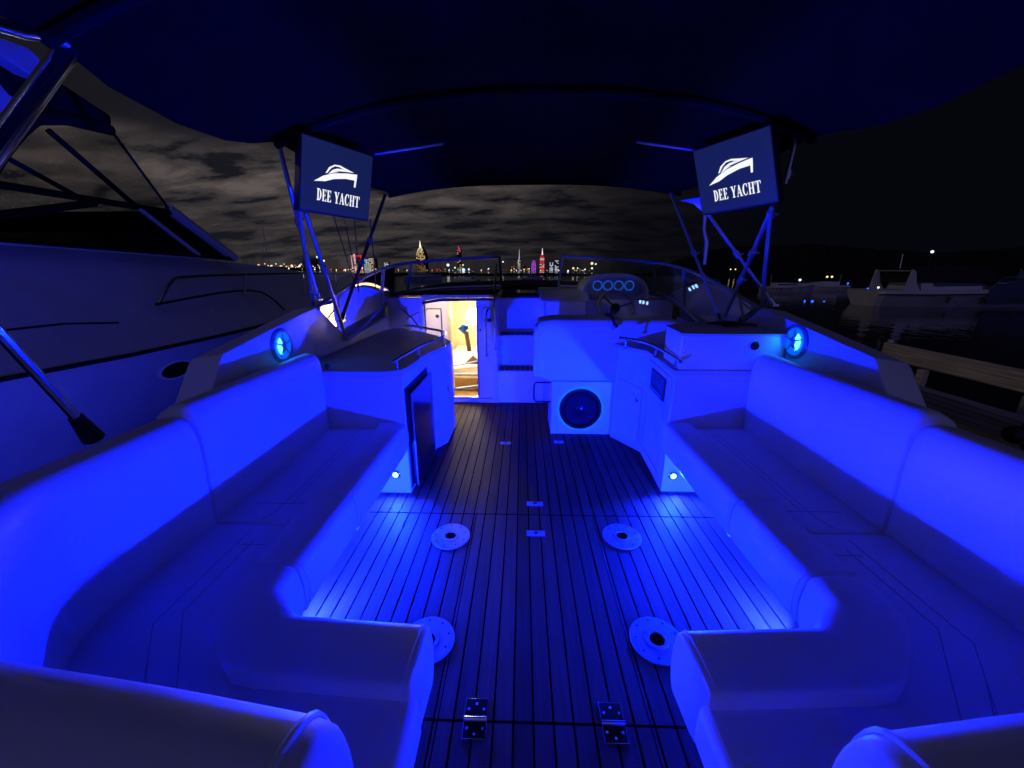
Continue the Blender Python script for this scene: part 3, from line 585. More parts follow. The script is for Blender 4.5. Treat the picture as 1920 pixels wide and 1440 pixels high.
# ------------------------------------------------------------------ windshield
def windshield(s):
    t = thing('windshield', (s*1.2, 3.9, 1.1), 'framed windshield wrapping the %s side of the bow' % SN[s], 'windshield', 'windshield halves')
    topp = [(1.50, 2.58, 1.14), (1.50, 3.2, 1.275), (1.42, 3.6, 1.385), (1.33, 3.92, 1.445), (1.15, 4.12, 1.475), (.80, 4.24, 1.505), (.335, 4.30, 1.533)]
    bot = [(1.50, 3.0, .86), (1.55, 3.4, .86), (1.53, 3.75, .98), (1.47, 4.10, 1.12), (1.28, 4.42, 1.18), (.85, 4.60, 1.205), (.335, 4.68, 1.215)]
    tp = chaikin(topp, 2, False); bt = chaikin(bot, 2, False)
    q = MB(s); q.tube(tp, .015, 8); q.build('top_frame', 'tube', t)
    q = MB(s); q.tube(bt, .016, 8); q.build('bottom_frame', 'tube', t)
    q = MB(s); n = len(tp)
    ra = [Vector(p) for p in tp]; rb = [Vector(p) for p in bt]
    V = [[q.v(p) for p in r] for r in (ra, rb, [p+Vector((0, -.006, .002)) for p in rb], [p+Vector((0, -.006, .002)) for p in ra])]
    for i in range(n-1):
        q.face([V[0][i], V[0][i+1], V[1][i+1], V[1][i]]); q.face([V[3][i], V[3][i+1], V[2][i+1], V[2][i]])
    q.build('glass', 'glass', t, smooth=60)
    D_ = lambda y: .25 if y < 3.95 else .04
    for k in (0.02, .40, .60, 0.995):
        i = min(n-1, int(k*n)); q = MB(s); q.tube([tp[i], bt[i]], .013, 8); q.build('upright', 'tube', t)
    q = MB(s); q.loft([[(x, y, z-.012), (x+.10, y+.06, z-.02), (x+.10, y+.06, z-D_(y)), (x, y, z-D_(y))] for x, y, z in bt]); q.build('plinth', 'hullgrey', t, smooth=50)
for s in (-1, 1): windshield(s)

# ------------------------------------------------------------------ canopy
def canopy():
    t = thing('bimini_canopy', (0, 2.0, 2.0), 'dark navy canvas canopy stretched over the cockpit', 'canopy')
    rows = [(-.6, 1.40, 2.05, 2.26), (.2, 1.42, 1.98, 2.20), (.9, 1.44, 2.0, 2.24), (1.29, 1.45, 2.04, 2.27), (1.45, 1.45, 1.99, 2.235), (1.7, 1.45, 1.965, 2.21), (1.96, 1.45, 1.98, 2.20), (2.15, 1.44, 2.02, 2.205), (2.34, 1.43, 2.065, 2.21), (2.55, 1.39, 2.035, 2.19), (2.9, 1.33, 2.01, 2.17), (3.25, 1.28, 2.01, 2.16), (3.52, 1.245, 2.025, 2.165), (3.58, 1.24, 2.03, 2.165)]
    def pt(y, hw, ze, zc, u):
        k = 1-abs(u)**2.6; yy = y-(.24*(1-u*u) if 1.9 < y < 2.6 else 0)+(.20*(1-u*u) if y > 3.4 else 0)
        if 1.4 < y < 2.2: ze += .016*u**3
        return (hw*u, yy, ze+(zc-ze)*k)
    us = [math.sin(math.pi/2*(k/16-1)) for k in range(33)]
    q = MB(); up = [[q.v(pt(*r, u)) for u in us] for r in rows]; dn = [[q.v(Vector(pt(*r, u))+Vector((0, 0, .012))) for u in us] for r in rows]
    nr = len(rows); nu = len(us)
    for g in (up, dn):
        for i in range(nr-1):
            for j in range(nu-1): q.face([g[i][j], g[i][j+1], g[i+1][j+1], g[i+1][j]])
    for i in range(nr-1):
        for j in (0, nu-1): q.face([up[i][j], up[i+1][j], dn[i+1][j], dn[i][j]])
    for j in range(nu-1):
        for i in (0, nr-1): q.face([up[i][j], up[i][j+1], dn[i][j+1], dn[i][j]])
    cv = q.build('canvas', 'navy', t, smooth=70)
    for u in (-.62, 0.0, .62):
        q = MB(); q.tube([Vector(pt(*r, u))+Vector((0, 0, -.0015)) for r in rows], .0028, 6); q.build('sewn_seam', 'canvas', cv)
    # valances: front and sides
    q = MB(); r = rows[-1]
    for j in range(nu-1):
        a = Vector(pt(*r, us[j])); b = Vector(pt(*r, us[j+1])); q.slab(a, b, b-Vector((0, 0, .045)), a-Vector((0, 0, .045)), .006)
    q.build('front_valance', 'navy', cv, smooth=70)
    # pockets around the bows
    for i, w_ in ((8, .05), (3, .05)):
        q = MB(); r = rows[i]; q.tube([Vector(pt(*r, u))+Vector((0, 0, -.016)) for u in us], .022, 8); q.build('bow_pocket', 'canvas', cv)
    q = MB(); r = rows[3]; q.tube([(1.45*u, 1.345-.05*(1-u*u), 2.035+.17*(1-u**6)) for u in us], .017, 10); q.build('bow_tube', 'steel', t)
    # short pieces of bright tube along the canvas
    for s in (-1, 1):
        q = MB(); q.tube([(s*.98, 2.59, 2.065), (s*.54, 2.44, 2.075)], .007, 8); q.build('batten', 'pipe', t)
        q = MB(); q.tube([(s*1.45, 1.35, 2.03), (s*1.47, 1.22, 1.85), (s*1.49, 1.05, 1.62), (s*1.52, .7, 1.15), (s*1.53, .5, .86)], .026, 12, 1); q.build('arch_leg', 'steel', t)
        q = MB(); q.tube([(s*1.45, 1.32, 2.05), (s*1.455, 1.2, 2.005), (s*1.46, .8, 1.95), (s*1.46, .3, 1.95)], .02, 12, 1); q.ball((s*1.45, 1.33, 2.045), .03, 8); q.build('side_tube', 'steel', t)
        q = MB(); q.tube([(s*1.42, .92, 1.30), (s*1.50, 1.118, .90)], .014, 10); q.tube([(s*1.42, .92, 1.30), (s*1.36, .75, 1.62), (s*1.36, .7, 1.95)], .014, 10); br = q.build('brace_tube', 'steel', t)
        q = MB(); q.tube([(s*1.488, 1.09, .955), (s*1.505, 1.13, .865)], [.019, .03], 10); q.build('foot', 'black', br)
canopy()

def pole(a, b, label, clamps=(), m='tube', r=.013, foot=True):
    t = thing('canopy_pole', a, label, 'pole', 'poles holding up the canopy')
    a = Vector(a); b = Vector(b); MB().tube([a, b], r, 12).build('tube', m, t)
    for k in clamps:
        p = a.lerp(b, k); d = (b-a).normalized(); q = MB(); q.tube([p-d*.022, p+d*.022], r+.008, 12); q.tube([p, p+Vector((.035, -.01, 0))], .006, 8); q.build('clamp', 'tube', t)
    if not foot: return
    q = MB(); q.tube([a, a+(b-a).normalized()*.05], r+.008, 10); q.box(a.x-.02, a.x+.02, a.y-.03, a.y+.03, a.z-.012, a.z+.002); q.build('foot', 'steel', t)
pole(at(590, 590, x=-1.52), at(560, 395, y=2.22)+Vector((0, 0, 0)), 'blue-lit pole from the left coaming up to the left screen', (.25,))
pole(at(650, 636, x=-1.43), at(572, 398, y=2.30), 'pole leaning aft from the left side deck to the left screen', (.62,))
pole(at(596, 560, x=-1.50), at(522, 268, y=2.36), 'upper pole from the left coaming to the canopy edge', (.55,))
pole(at(640, 600, x=-1.42), at(722, 366, y=3.58), 'dark pole raked forward to the front left canopy corner', (.42, .60), m='black')
pole(at(1427, 588, x=1.50), at(1446, 392, y=2.22), 'blue-lit pole from the right coaming up to the right screen', (.96,))
pole(at(1355, 602, x=1.45), at(1450, 385, y=2.20), 'pole crossing up to the outer corner of the right screen', (.45, .68))
pole(at(1350, 600, x=1.40), at(1258, 362, y=3.55), 'thin pole raked forward to the front right canopy corner', (.5, .32), r=.011)
pole(at(1450, 570, x=1.52), at(1325, 398, y=2.55), 'thin strut crossing behind the right screen poles', (.56,), r=.010)
pole(at(1472, 345, x=1.35), at(1493, 256, y=2.36), 'short bright pole from the right screen to the canopy edge', (.2,), r=.011, foot=False)
q = MB(); q.tube([at(1322, 404, y=2.5), at(1320, 430, y=2.5), at(1325, 455, y=2.5), at(1321, 496, y=2.5)], [.012, .009, .014, .010], 8); tag(q.build('hanging_strap', 'tube'), 'folded strap hanging below the right screen', 'strap')
q = MB(); q.slab(at(1272, 376, y=2.7), at(1312, 370, y=2.6), at(1316, 396, y=2.6), at(1300, 382, y=2.66), .01); tag(q.build('bracket', 'tube'), 'small triangular bracket at the inner edge of the right screen', 'bracket')

# ------------------------------------------------------------------ screens with the yacht emblem
def glyph(ch):
    "serif capital in a unit-high box: list of (polygon) and width"
    S_ = .17; h = .055
    def st(x, w=S_): return [(x, 0), (x+w, 0), (x+w, 1), (x, 1)]
    def sf(x0, x1, y): return [(x0, y), (x1, y), (x1, y+h), (x0, y+h)]
    if ch == 'D':
        P = [st(.08), sf(0, .3, 0), sf(0, .3, 1-h)]; A = []
        n = 10
        for k in range(n):
            a0 = math.pi/2-math.pi*k/n; a1 = math.pi/2-math.pi*(k+1)/n
            ox, oy, ix, iy = .36, .5, .19, .44
            P.append([(.25+ix*math.cos(a0), .5+iy*math.sin(a0)), (.25+ox*math.cos(a0), .5+oy*math.sin(a0)), (.25+ox*math.cos(a1), .5+oy*math.sin(a1)), (.25+ix*math.cos(a1), .5+iy*math.sin(a1))])
        return P, .66
    if ch == 'E': return [st(.08), sf(0, .56, 0), sf(0, .54, 1-h), sf(.25, .42, .48), [(.56, 0), (.58, .24), (.54, .24), (.44, h), (.44, 0)], [(.54, 1), (.54, .78), (.50, .78), (.42, 1-h), (.42, 1)], [(.42, .38), (.42, .64), (.38, .64), (.38, .38)]], .62
    if ch == 'Y': return [[(.06, 1), (.26, 1), (.47, .50), (.45, .34), (.29, .42)], [(.58, 1), (.65, 1), (.46, .42), (.41, .48)], [(.28, 0), (.45, 0), (.45, .46), (.28, .46)], sf(0, .34, 1-h), sf(.50, .74, 1-h), sf(.18, .55, 0)], .72
    if ch == 'A': return [[(.30, 1), (.40, 1), (.68, 0), (.49, 0), (.30, .76)], [(.30, 1), (.33, .86), (.13, 0), (.07, 0)], sf(0, .22, 0), sf(.42, .76, 0), [(.17, .28), (.55, .28), (.55, .34), (.17, .34)]], .74
    if ch == 'C':
        P = []; n = 14
        for k in range(n):
            a0 = R(48)+R(264)*k/n; a1 = R(48)+R(264)*(k+1)/n
            f = lambda a, o: (.34+((.34 if o else (.16 if math.cos(a) < 0 else .26))*math.cos(a)), .5+((.52 if o else .455)*math.sin(a)))
            P.append([f(a0, 0), f(a0, 1), f(a1, 1), f(a1, 0)])
        P += [[(.58, 1), (.58, .68), (.54, .68), (.48, .88), (.54, 1)], [(.60, .28), (.52, .10), (.50, .14), (.56, .28)]]
        return P, .68
    if ch == 'H': return [st(.08), st(.50), sf(0, .33, 0), sf(0, .33, 1-h), sf(.42, .75, 0), sf(.42, .75, 1-h), [(.25, .47), (.50, .47), (.50, .53), (.25, .53)]], .78
    if ch == 'T': return [st(.27), sf(.16, .55, 0), sf(.02, .69, 1-h), [(.02, 1), (.0, .72), (.04, .72), (.12, 1-h), (.14, 1)], [(.69, 1), (.71, .72), (.67, .72), (.59, 1-h), (.57, 1)]], .70
def screen(label, TL, TR, BR, BL, s):
    TL, TR, BR, BL = map(Vector, (TL, TR, BR, BL)); e = (BR-TR-BL+TL)/4; BR = BR-e; TR = TR+e; BL = BL+e; TL = TL-e; cen = (TL+TR+BR+BL)/4
    t = thing('display_screen', cen, label, 'screen', 'display screens hung under the canopy')
    nr = (TR-TL).cross(BL-TL).normalized()
    if nr.dot(CAM-cen) < 0: nr = -nr
    def P(u, v, d=0): return TL.lerp(TR, u).lerp(BL.lerp(BR, u), v)+nr*d
    q = MB(); q.loft([[P(-.015, -.02, -.05), P(1.015, -.02, -.05), P(1.015, 1.03, -.05), P(-.015, 1.03, -.05)], [P(-.015, -.02, -.003), P(1.015, -.02, -.003), P(1.015, 1.03, -.003), P(-.015, 1.03, -.003)]]); q.build('housing', 'black', t, bevel=.004)
    q = MB(); q.loft([[P(0, 0, -.002), P(1, 0, -.002), P(1, 1, -.002), P(0, 1, -.002)], [P(0, 0), P(1, 0), P(1, 1), P(0, 1)]]); sc = q.build('picture', 'screen', t, smooth=0)
    def flat(polys, m, d, name):
        q = MB()
        for po in polys: q.loft([[P(u, v, d) for u, v in po], [P(u, v, d+.0008) for u, v in po]])
        q.build(name, m, sc, smooth=0)
    hull = [[(.16, .575), (.28, .475), (.31, .545)], [(.28, .475), (.42, .405), (.43, .485), (.31, .545)], [(.42, .405), (.60, .36), (.60, .44), (.43, .485)], [(.60, .36), (.77, .335), (.765, .43), (.60, .44)], [(.735, .42), (.765, .42), (.755, .535), (.73, .535)]]
    up = [[(.31, .43), (.355, .335), (.38, .345), (.335, .42)], [(.355, .335), (.43, .28), (.435, .30), (.38, .345)], [(.43, .28), (.51, .27), (.50, .295), (.435, .30)], [(.51, .27), (.56, .285), (.72, .322), (.62, .335), (.50, .295)],
          [(.345, .435), (.41, .355), (.47, .325), (.43, .37)], [(.345, .435), (.43, .37), (.50, .365), (.42, .395)], [(.47, .325), (.54, .315), (.62, .335), (.50, .355), (.43, .37)]]
    flat(hull+up, 'white_e', .0006, 'emblem')
    x = 0; gl = []
    for ch in 'DEE YACHT':
        if ch == ' ': x += .34; continue
        g, w_ = glyph(ch); gl.append((x, g)); x += w_+.04
    u0, u1, v0, v1 = .205, .835, .665, .835; k = (u1-u0)/x
    polys = []
    for x0, g in gl:
        for po in g: polys.append([(u0+(x0+a)*k, v1-(v1-v0)*b) for a, b in po])
    flat(polys, 'white_e', .0006, 'lettering')
    q = MB(); c = P(.5, .45, -.05); q.tube([c, c+nr*-.06, c+nr*-.10+Vector((0, 0, .12))], .014, 8); q.build('mount', 'black', t)
screen('navy display with white yacht emblem hung at the left of the canopy', at(568, 252, y=2.15), at(698, 293, y=2.52), at(691, 413, y=2.52), at(562, 390, y=2.15), -1)
screen('navy display with white yacht emblem hung at the right of the canopy', at(1300, 283, y=2.53), at(1443, 238, y=2.17), at(1458, 375, y=2.17), at(1318, 403, y=2.53), 1)
for k, (a, b, c) in enumerate((((625, 405), (640, 450), (668, 545)), ((645, 408), (652, 440), (672, 545)), ((664, 412), (668, 450), (673, 548)), ((694, 412), (700, 470), (705, 545)))):
    q = MB(); q.tube([at(*a, y=2.4), at(*b, y=2.6), at(*c, y=2.9)], .0035, 6, 2); tag(q.build('cable', 'black'), ['loose cable curving down from the left screen', 'thin cable hanging second from the left below the left screen', 'straight cable hanging third from the left below the left screen', 'cable hanging from the inner edge of the left screen'][k], 'cable')

# ------------------------------------------------------------------ fittings on the floor
def flange(x, y, label):
    t = thing('table_base', (x, y, 0), label, 'table base', 'round metal table bases in the floor')
    q = MB(); q.disc((x, y, 0), (0, 0, 1), [(.104, .0005), (.104, .004), (.102, .0062), (.044, .0066), (.042, .0092), (.031, .0092), (.029, .002)], 72); pl_ = q.build('plate', 'plate', t, smooth=0)
    for k in range(9):
        a = 2*math.pi*k/9+.3; q = MB(); q.disc((x+.083*math.cos(a), y+.083*math.sin(a), .009), (0, 0, 1), [(.0055, 0), (.005, .0012), (0, .0012)], 12); q.build('screw', 'black', pl_)
    q = MB(); q.disc((x, y, .001), (0, 0, 1), [(.0285, 0), (.0285, .003), (0, .003)], 24); q.build('socket_hole', 'caulk', t)
flange(-.469, 1.764, 'round metal table base on the floor, far left of the hatch')
flange(.466, 1.789, 'round metal table base on the floor, far right of the hatch')
flange(-.449, 1.151, 'round metal table base half hidden by the left bench end')
flange(.452, 1.175, 'round metal table base beside the right bench end')
for x, lb in ((-.229, 'left'), (.215, 'right')):
    t = thing('hatch_hinge', (x, .885, 0), 'steel butt hinge with screws, %s one of the pair on the floor hatch' % lb, 'hinge', 'hinges of the floor hatch')
    for y0, y1 in ((.823, .874), (.884, .94)):
        q = MB(); q.box(x-.037, x+.037, y0, y1, .0005, .004); lf = q.build('leaf', 'steel', t, bevel=.001)
        yc = (y0+y1)/2; sg = 1 if y0 > .88 else -1
        for dx, dy in ((-.025, -.004*sg), (.025, -.004*sg), (0, .012*sg)):
            q = MB(); q.disc((x+dx, yc+dy, .004), (0, 0, 1), [(.0042, 0), (.0034, .0012), (0, .0016)], 12); q.build('screw', 'tube', lf)
    MB().tube([(x-.038, .879, .006), (x+.038, .879, .006)], .0055, 10).build('knuckle', 'steel', t)
for x, y, w_, lb in ((0.0, 2.08, .05, 'small steel hatch latch in the floor, forward of the cross seam'), (-.003, 1.80, .05, 'small steel hatch latch in the floor, behind the cross seam'), (-.219, 2.947, .045, 'flush steel lift ring far left in the forward floor'), (.231, 2.98, .04, 'flush steel lift ring far right in the forward floor')):
    t = thing('deck_latch', (x, y, 0), lb, 'latch', 'flush latches in the teak floor')
    q = MB(); q.box(x-w_, x-.012, y-.022, y+.022, .0003, .003); q.box(x+.012, x+w_, y-.022, y+.022, .0003, .003); q.box(x-.012, x+.012, y-.022, y-.012, .0003, .003); q.box(x-.012, x+.012, y+.012, y+.022, .0003, .003); q.build('plate', 'plate', t, smooth=0)
    MB().torus((x, y, .004), (0, 0, 1), .011, .0025, 16, 6).build('ring', 'steel', t)
q = MB(); q.ball((-1.235, 2.17, .85), .016, 8); tag(q.build('rubber_stop', 'black'), 'little black rubber knob at the left end of the counter edge', 'knob')
# items on the right box and the left counter
t = thing('mooring_cleat', (1.25, 2.5, 1.045), 'flat dark cleat lying on top of the right box', 'cleat'); MB().tube([(1.12, 2.55, 1.062), (1.25, 2.52, 1.068), (1.40, 2.48, 1.060)], [.006, .014, .007], 8).build('horns', 'black', t); MB().box(1.22, 1.29, 2.49, 2.55, 1.046, 1.06).build('foot', 'black', t)
q = MB(); q.tube([at(752, 578, y=3.7), at(772, 596, y=3.6), at(790, 618, y=3.55)], .006, 8); q.tube([at(762, 598, y=3.6), at(785, 585, y=3.6)], .004, 6); tag(q.build('folded_antenna', 'black'), 'folded black antenna leaning behind the left counter rail', 'antenna')

# ------------------------------------------------------------------ neighbouring yacht on the left
def neighbour():
    cx = -5.25
    t = thing('motor_yacht', (cx, 4, -.6), 'large white motor yacht with dark cockpit enclosure moored close on the left', 'yacht')
    secs = [(-2.0, 1.85, .80, 1.60), (0, 1.93, .78, 1.60), (2, 1.95, .755, 1.62), (3, 1.95, .725, 1.58), (4, 1.93, .72, 1.56), (5.2, 1.88, .73, 1.50), (6.5, 1.72, .76, 1.44), (8, 1.42, .82, 1.30), (9.5, .98, .90, 1.16), (11, .45, .98, 1.04), (12, .06, 1.03, 1.04)]
    def ring(y, hw, zr, zt):
        f = hw/1.95
        r = [(0, -.9), (.9*f, -.75), (1.45*f, -.35), (1.80*f, .35), (hw, zr-.03), (hw, zr+.02), (hw-.10*f, zr+.10), (hw-.38*f, zr+.30), (hw-.50*f, zr+(zt-zr)*.60), (hw-.72*f, zt), (.6*f, zt+.05), (0, zt+.06)]
        return [(cx+x, y, z) for x, z in r]+[(cx-x, y, z) for x, z in r[::-1][1:-1]]
    dense = []
    for (a, b) in zip(secs, secs[1:]):
        for k in range(4): dense.append(tuple(a[i]+(b[i]-a[i])*k/4 for i in range(4)))
    dense.append(secs[-1])
    q = MB(); q.loft([ring(*s_) for s_ in dense]); hull = q.build('hull', 'hullwhite', t, smooth=28)
    for sg in (1, -1):
        q = MB(); q.tube([(cx+sg*(hw+.008), y, zr) for y, hw, zr, zt in dense], .016, 8); q.build('rub_rail', 'rubber', hull)
        c = at(326, 693, x=-3.385); c.x = cx+sg*1.87; q = MB(); n = 28
        def el(k, a, b, d): w_ = 2*math.pi*k/n; return (c.x+sg*d, c.y+a*math.cos(w_), c.z+b*math.sin(w_)+a*math.cos(w_)*.02)
        q.loft([[el(k, .19, .085, 0) for k in range(n)], [el(k, .19, .085, .03) for k in range(n)], [el(k, .165, .066, .03) for k in range(n)]], cap=False); pf = q.build('porthole', 'pipe', hull)
        q = MB(); q.loft([[el(k, .168, .068, 0) for k in range(n)], [el(k, .168, .068, .022) for k in range(n)]]); q.build('pane', 'darkglass', pf)
    # dark strip painting the hull's shading wedge, and side window line
    for sg in (1,):
        q = MB(); a = [at(0, 620, x=-3.40), at(120, 607, x=-3.45), at(222, 605, x=-3.55)]
        q.tube(a, .008, 6); q.build('hull_shade_strip', 'rubber', hull)
    q = MB(); q.tube([at(292, 571, x=-3.60), at(360, 558, x=-3.60), at(430, 546, x=-3.62), at(482, 544, x=-3.66), at(510, 558, x=-3.60), at(534, 582, x=-3.5)], .012, 6, 1); q.build('deck_edge', 'rubber', hull)
    # handrail
    for sg in (1, -1):
        q = MB(); X = cx+sg*1.62
        P = [(X, 3.70, 1.06), (X, 3.92, 1.30), (X, 4.05, 1.33), (X, 5.2, 1.34), (cx+sg*1.5, 6.6, 1.34), (cx+sg*1.1, 8.6, 1.32), (cx+sg*.5, 10.6, 1.30)]
        q.tube(P, .016, 8, 1); hr = q.build('bow_rail', 'steel', t)
        for p, zb in (((X, 5.0, 1.34), 1.08), ((cx+sg*1.5, 6.6, 1.34), 1.0), ((cx+sg*1.1, 8.6, 1.32), 1.0), ((cx+sg*.5, 10.6, 1.3), 1.0)):
            q = MB(); q.tube([p, (p[0]+sg*.03, p[1]-.12, zb)], .012, 6); q.build('stanchion', 'steel', hr)
    # cockpit enclosure
    xo = -3.86; xi = 2*cx-xo
    for X0, X1 in ((xo-.10, xo), (xi, xi+.10)):
        q = MB(); q.prism([(-1.5, 1.62), (2.55, 1.62), (2.72, 1.78), (2.86, 2.0), (3.02, 2.22), (3.20, 2.42), (3.34, 2.56), (3.20, 2.80), (-1.5, 2.78)], X0, X1, 'x'); ar = q.build('radar_arch', 'hullwhite', t, bevel=.02)
        q = MB(); q.tube([(X1+.0, y, z) for y, z in [(2.60, 1.62), (2.76, 1.80), (2.90, 2.02), (3.06, 2.24), (3.24, 2.44), (3.40, 2.57), (3.93, 2.62)]], .045, 8, 1); q.build('arch_hem', 'canvas', ar)
    q = MB(); q.prism([(-1.5, 2.79), (3.1, 2.81), (3.2, 2.62), (3.94, 2.66), (3.95, 2.74), (3.5, 2.88), (3.2, 2.91), (-1.5, 2.88)], xo+.02, xi-.02, 'x'); q.build('enclosure_roof', 'canvas', t, bevel=.02)
    for X in (xo-.01, xi+.01):
        q = MB(); q.prism([(2.92, 2.0), (4.36, 2.0), (3.92, 2.64), (3.38, 2.58), (3.02, 2.24)], X-.003, X+.003, 'x'); q.build('clear_side', 'vinylglass', t)
        q = MB(); q.prism([(2.65, 1.62), (5.10, 1.56), (4.40, 1.97), (2.92, 1.97)], X-.004, X+.004, 'x'); q.build('side_glass', 'glass', t)
        for a, b, r in (((2.85, 1.985), (4.40, 1.985), .028), ((2.62, 1.70), (3.6, 1.96), .03), ((3.40, 2.46), (4.0, 1.98), .022), ((2.98, 2.22), (3.5, 1.98), .02), ((2.6, 1.61), (5.15, 1.53), .022)):
            q = MB(); q.tube([(X+.006, *a), (X+.006, *b)], r, 8); q.build('enclosure_strap', 'canvas', t)
        q = MB(); q.tube([(X, 3.93, 2.64), (X, 4.38, 2.0)], .012, 8); q.build('zip_edge', 'rubber', t)
        q = MB(); q.tube([(X, 4.36, 2.02), (X, 5.20, 1.54)], .055, 8); q.tube([(X, 2.4, 1.60), (X, 3.2, 1.585), (X, 5.20, 1.52)], .022, 8); q.build('windscreen_frame', 'hullwhite', t)
        q = MB(); q.tube([(X+.01, 4.0, 1.98), (X+.01, 4.62, 1.56)], .022, 8); q.build('mullion', 'hullwhite', t)
    q = MB(); q.slab((xo, 4.40, 2.0), (xi, 4.40, 2.0), (xi, 5.2, 1.53), (xo, 5.2, 1.53), .01); q.build('windscreen', 'glass', t)
    q = MB(); q.slab((xo, 3.93, 2.64), (xi, 3.93, 2.64), (xi, 4.38, 2.0), (xo, 4.38, 2.0), .006); q.build('clear_front', 'vinylglass', t)
    q = MB(); q.box(xi+.2, xo-.2, 4.2, 4.9, 1.5, 1.78); q.build('dash_cover', 'canvas', t, bevel=.05)
    q = MB(); c = at(20, 95, x=-3.7); q.prism([(c.y-.25, c.z+.03), (c.y+.10, c.z+.06), (c.y+.20, c.z-.02), (c.y+.16, c.z-.12), (c.y+.05, c.z-.12), (c.y-.25, c.z-.02)], -3.80, -3.66, 'x'); q.build('arch_wing', 'hullwhite', t, bevel=.02)
neighbour()
# added fill lamps, unseen outside the left gunwale, brightening the neighbour's topsides
for y, lb in ((.35, 'added blue fill light outside the left gunwale, the aftermost'), (1.5, 'added blue fill light outside the left gunwale, amidships'), (3.0, 'added blue fill light outside the left gunwale, the foremost')):
    Z_ = -.05
    t = thing('gunwale_fill', (-1.735, y, Z_), lb, 'light', 'added blue fill lights outside the gunwale')
    q = MB(); q.disc((-1.735, y, Z_), (-1, 0, 0), [(.03, 0), (.03, .006), (.02, .012), (0, .012)], 20); q.build('lens', 'led_ring', t)
    l = bpy.data.lights.new('gunwale_fill_lamp', 'AREA'); l.shape = 'DISK'; l.size = .04; l.energy = 4.5 if y > 2.5 else 14; l.color = (.022, .032, 1)
    lo = bpy.data.objects.new('lamp', l); COL.objects.link(lo); lo.parent = t; lo.location = (-.016, 0, 0); lo.rotation_euler = Vector((-1, 0, .45)).to_track_quat('-Z', 'Y').to_euler()

# ------------------------------------------------------------------ dock on the right
t = thing('finger_dock', (6, 5, -.4), 'weathered wooden finger dock low on the water to the right', 'dock')
def beam(x, y0, y1, z0, z1, w_=.14): return MB().box(x-w_/2, x+w_/2, y0, y1, z0, z1).build('beam', 'dockwood', t, bevel=.012)
beam(7.15, -3, 7.75, -.30, .01, .09); beam(5.05, -3, 6.6, -.30, -.06, .2)
for y in (1.5, 3.4, 5.2, 6.7):
    q = MB(); q.box(6.95, 7.06, y, y+.12, -.75, -.30); q.build('post', 'dockwood', t, bevel=.01)
q = MB(); q.disc((7.15, 7.66, .02), (0, 0, 1), [(.05, 0), (.045, .06), (0, .07)], 14); q.build('post_cap', 'dockwood', t)
q = MB(); q.ball(at(1905, 815, x=3.6), .07); q.tube([at(1905, 815, x=3.6), at(1935, 790, x=3.6)], .02, 8); tag(q.build('fender', 'rubber'), 'dark fender hanging at the far right edge', 'fender')

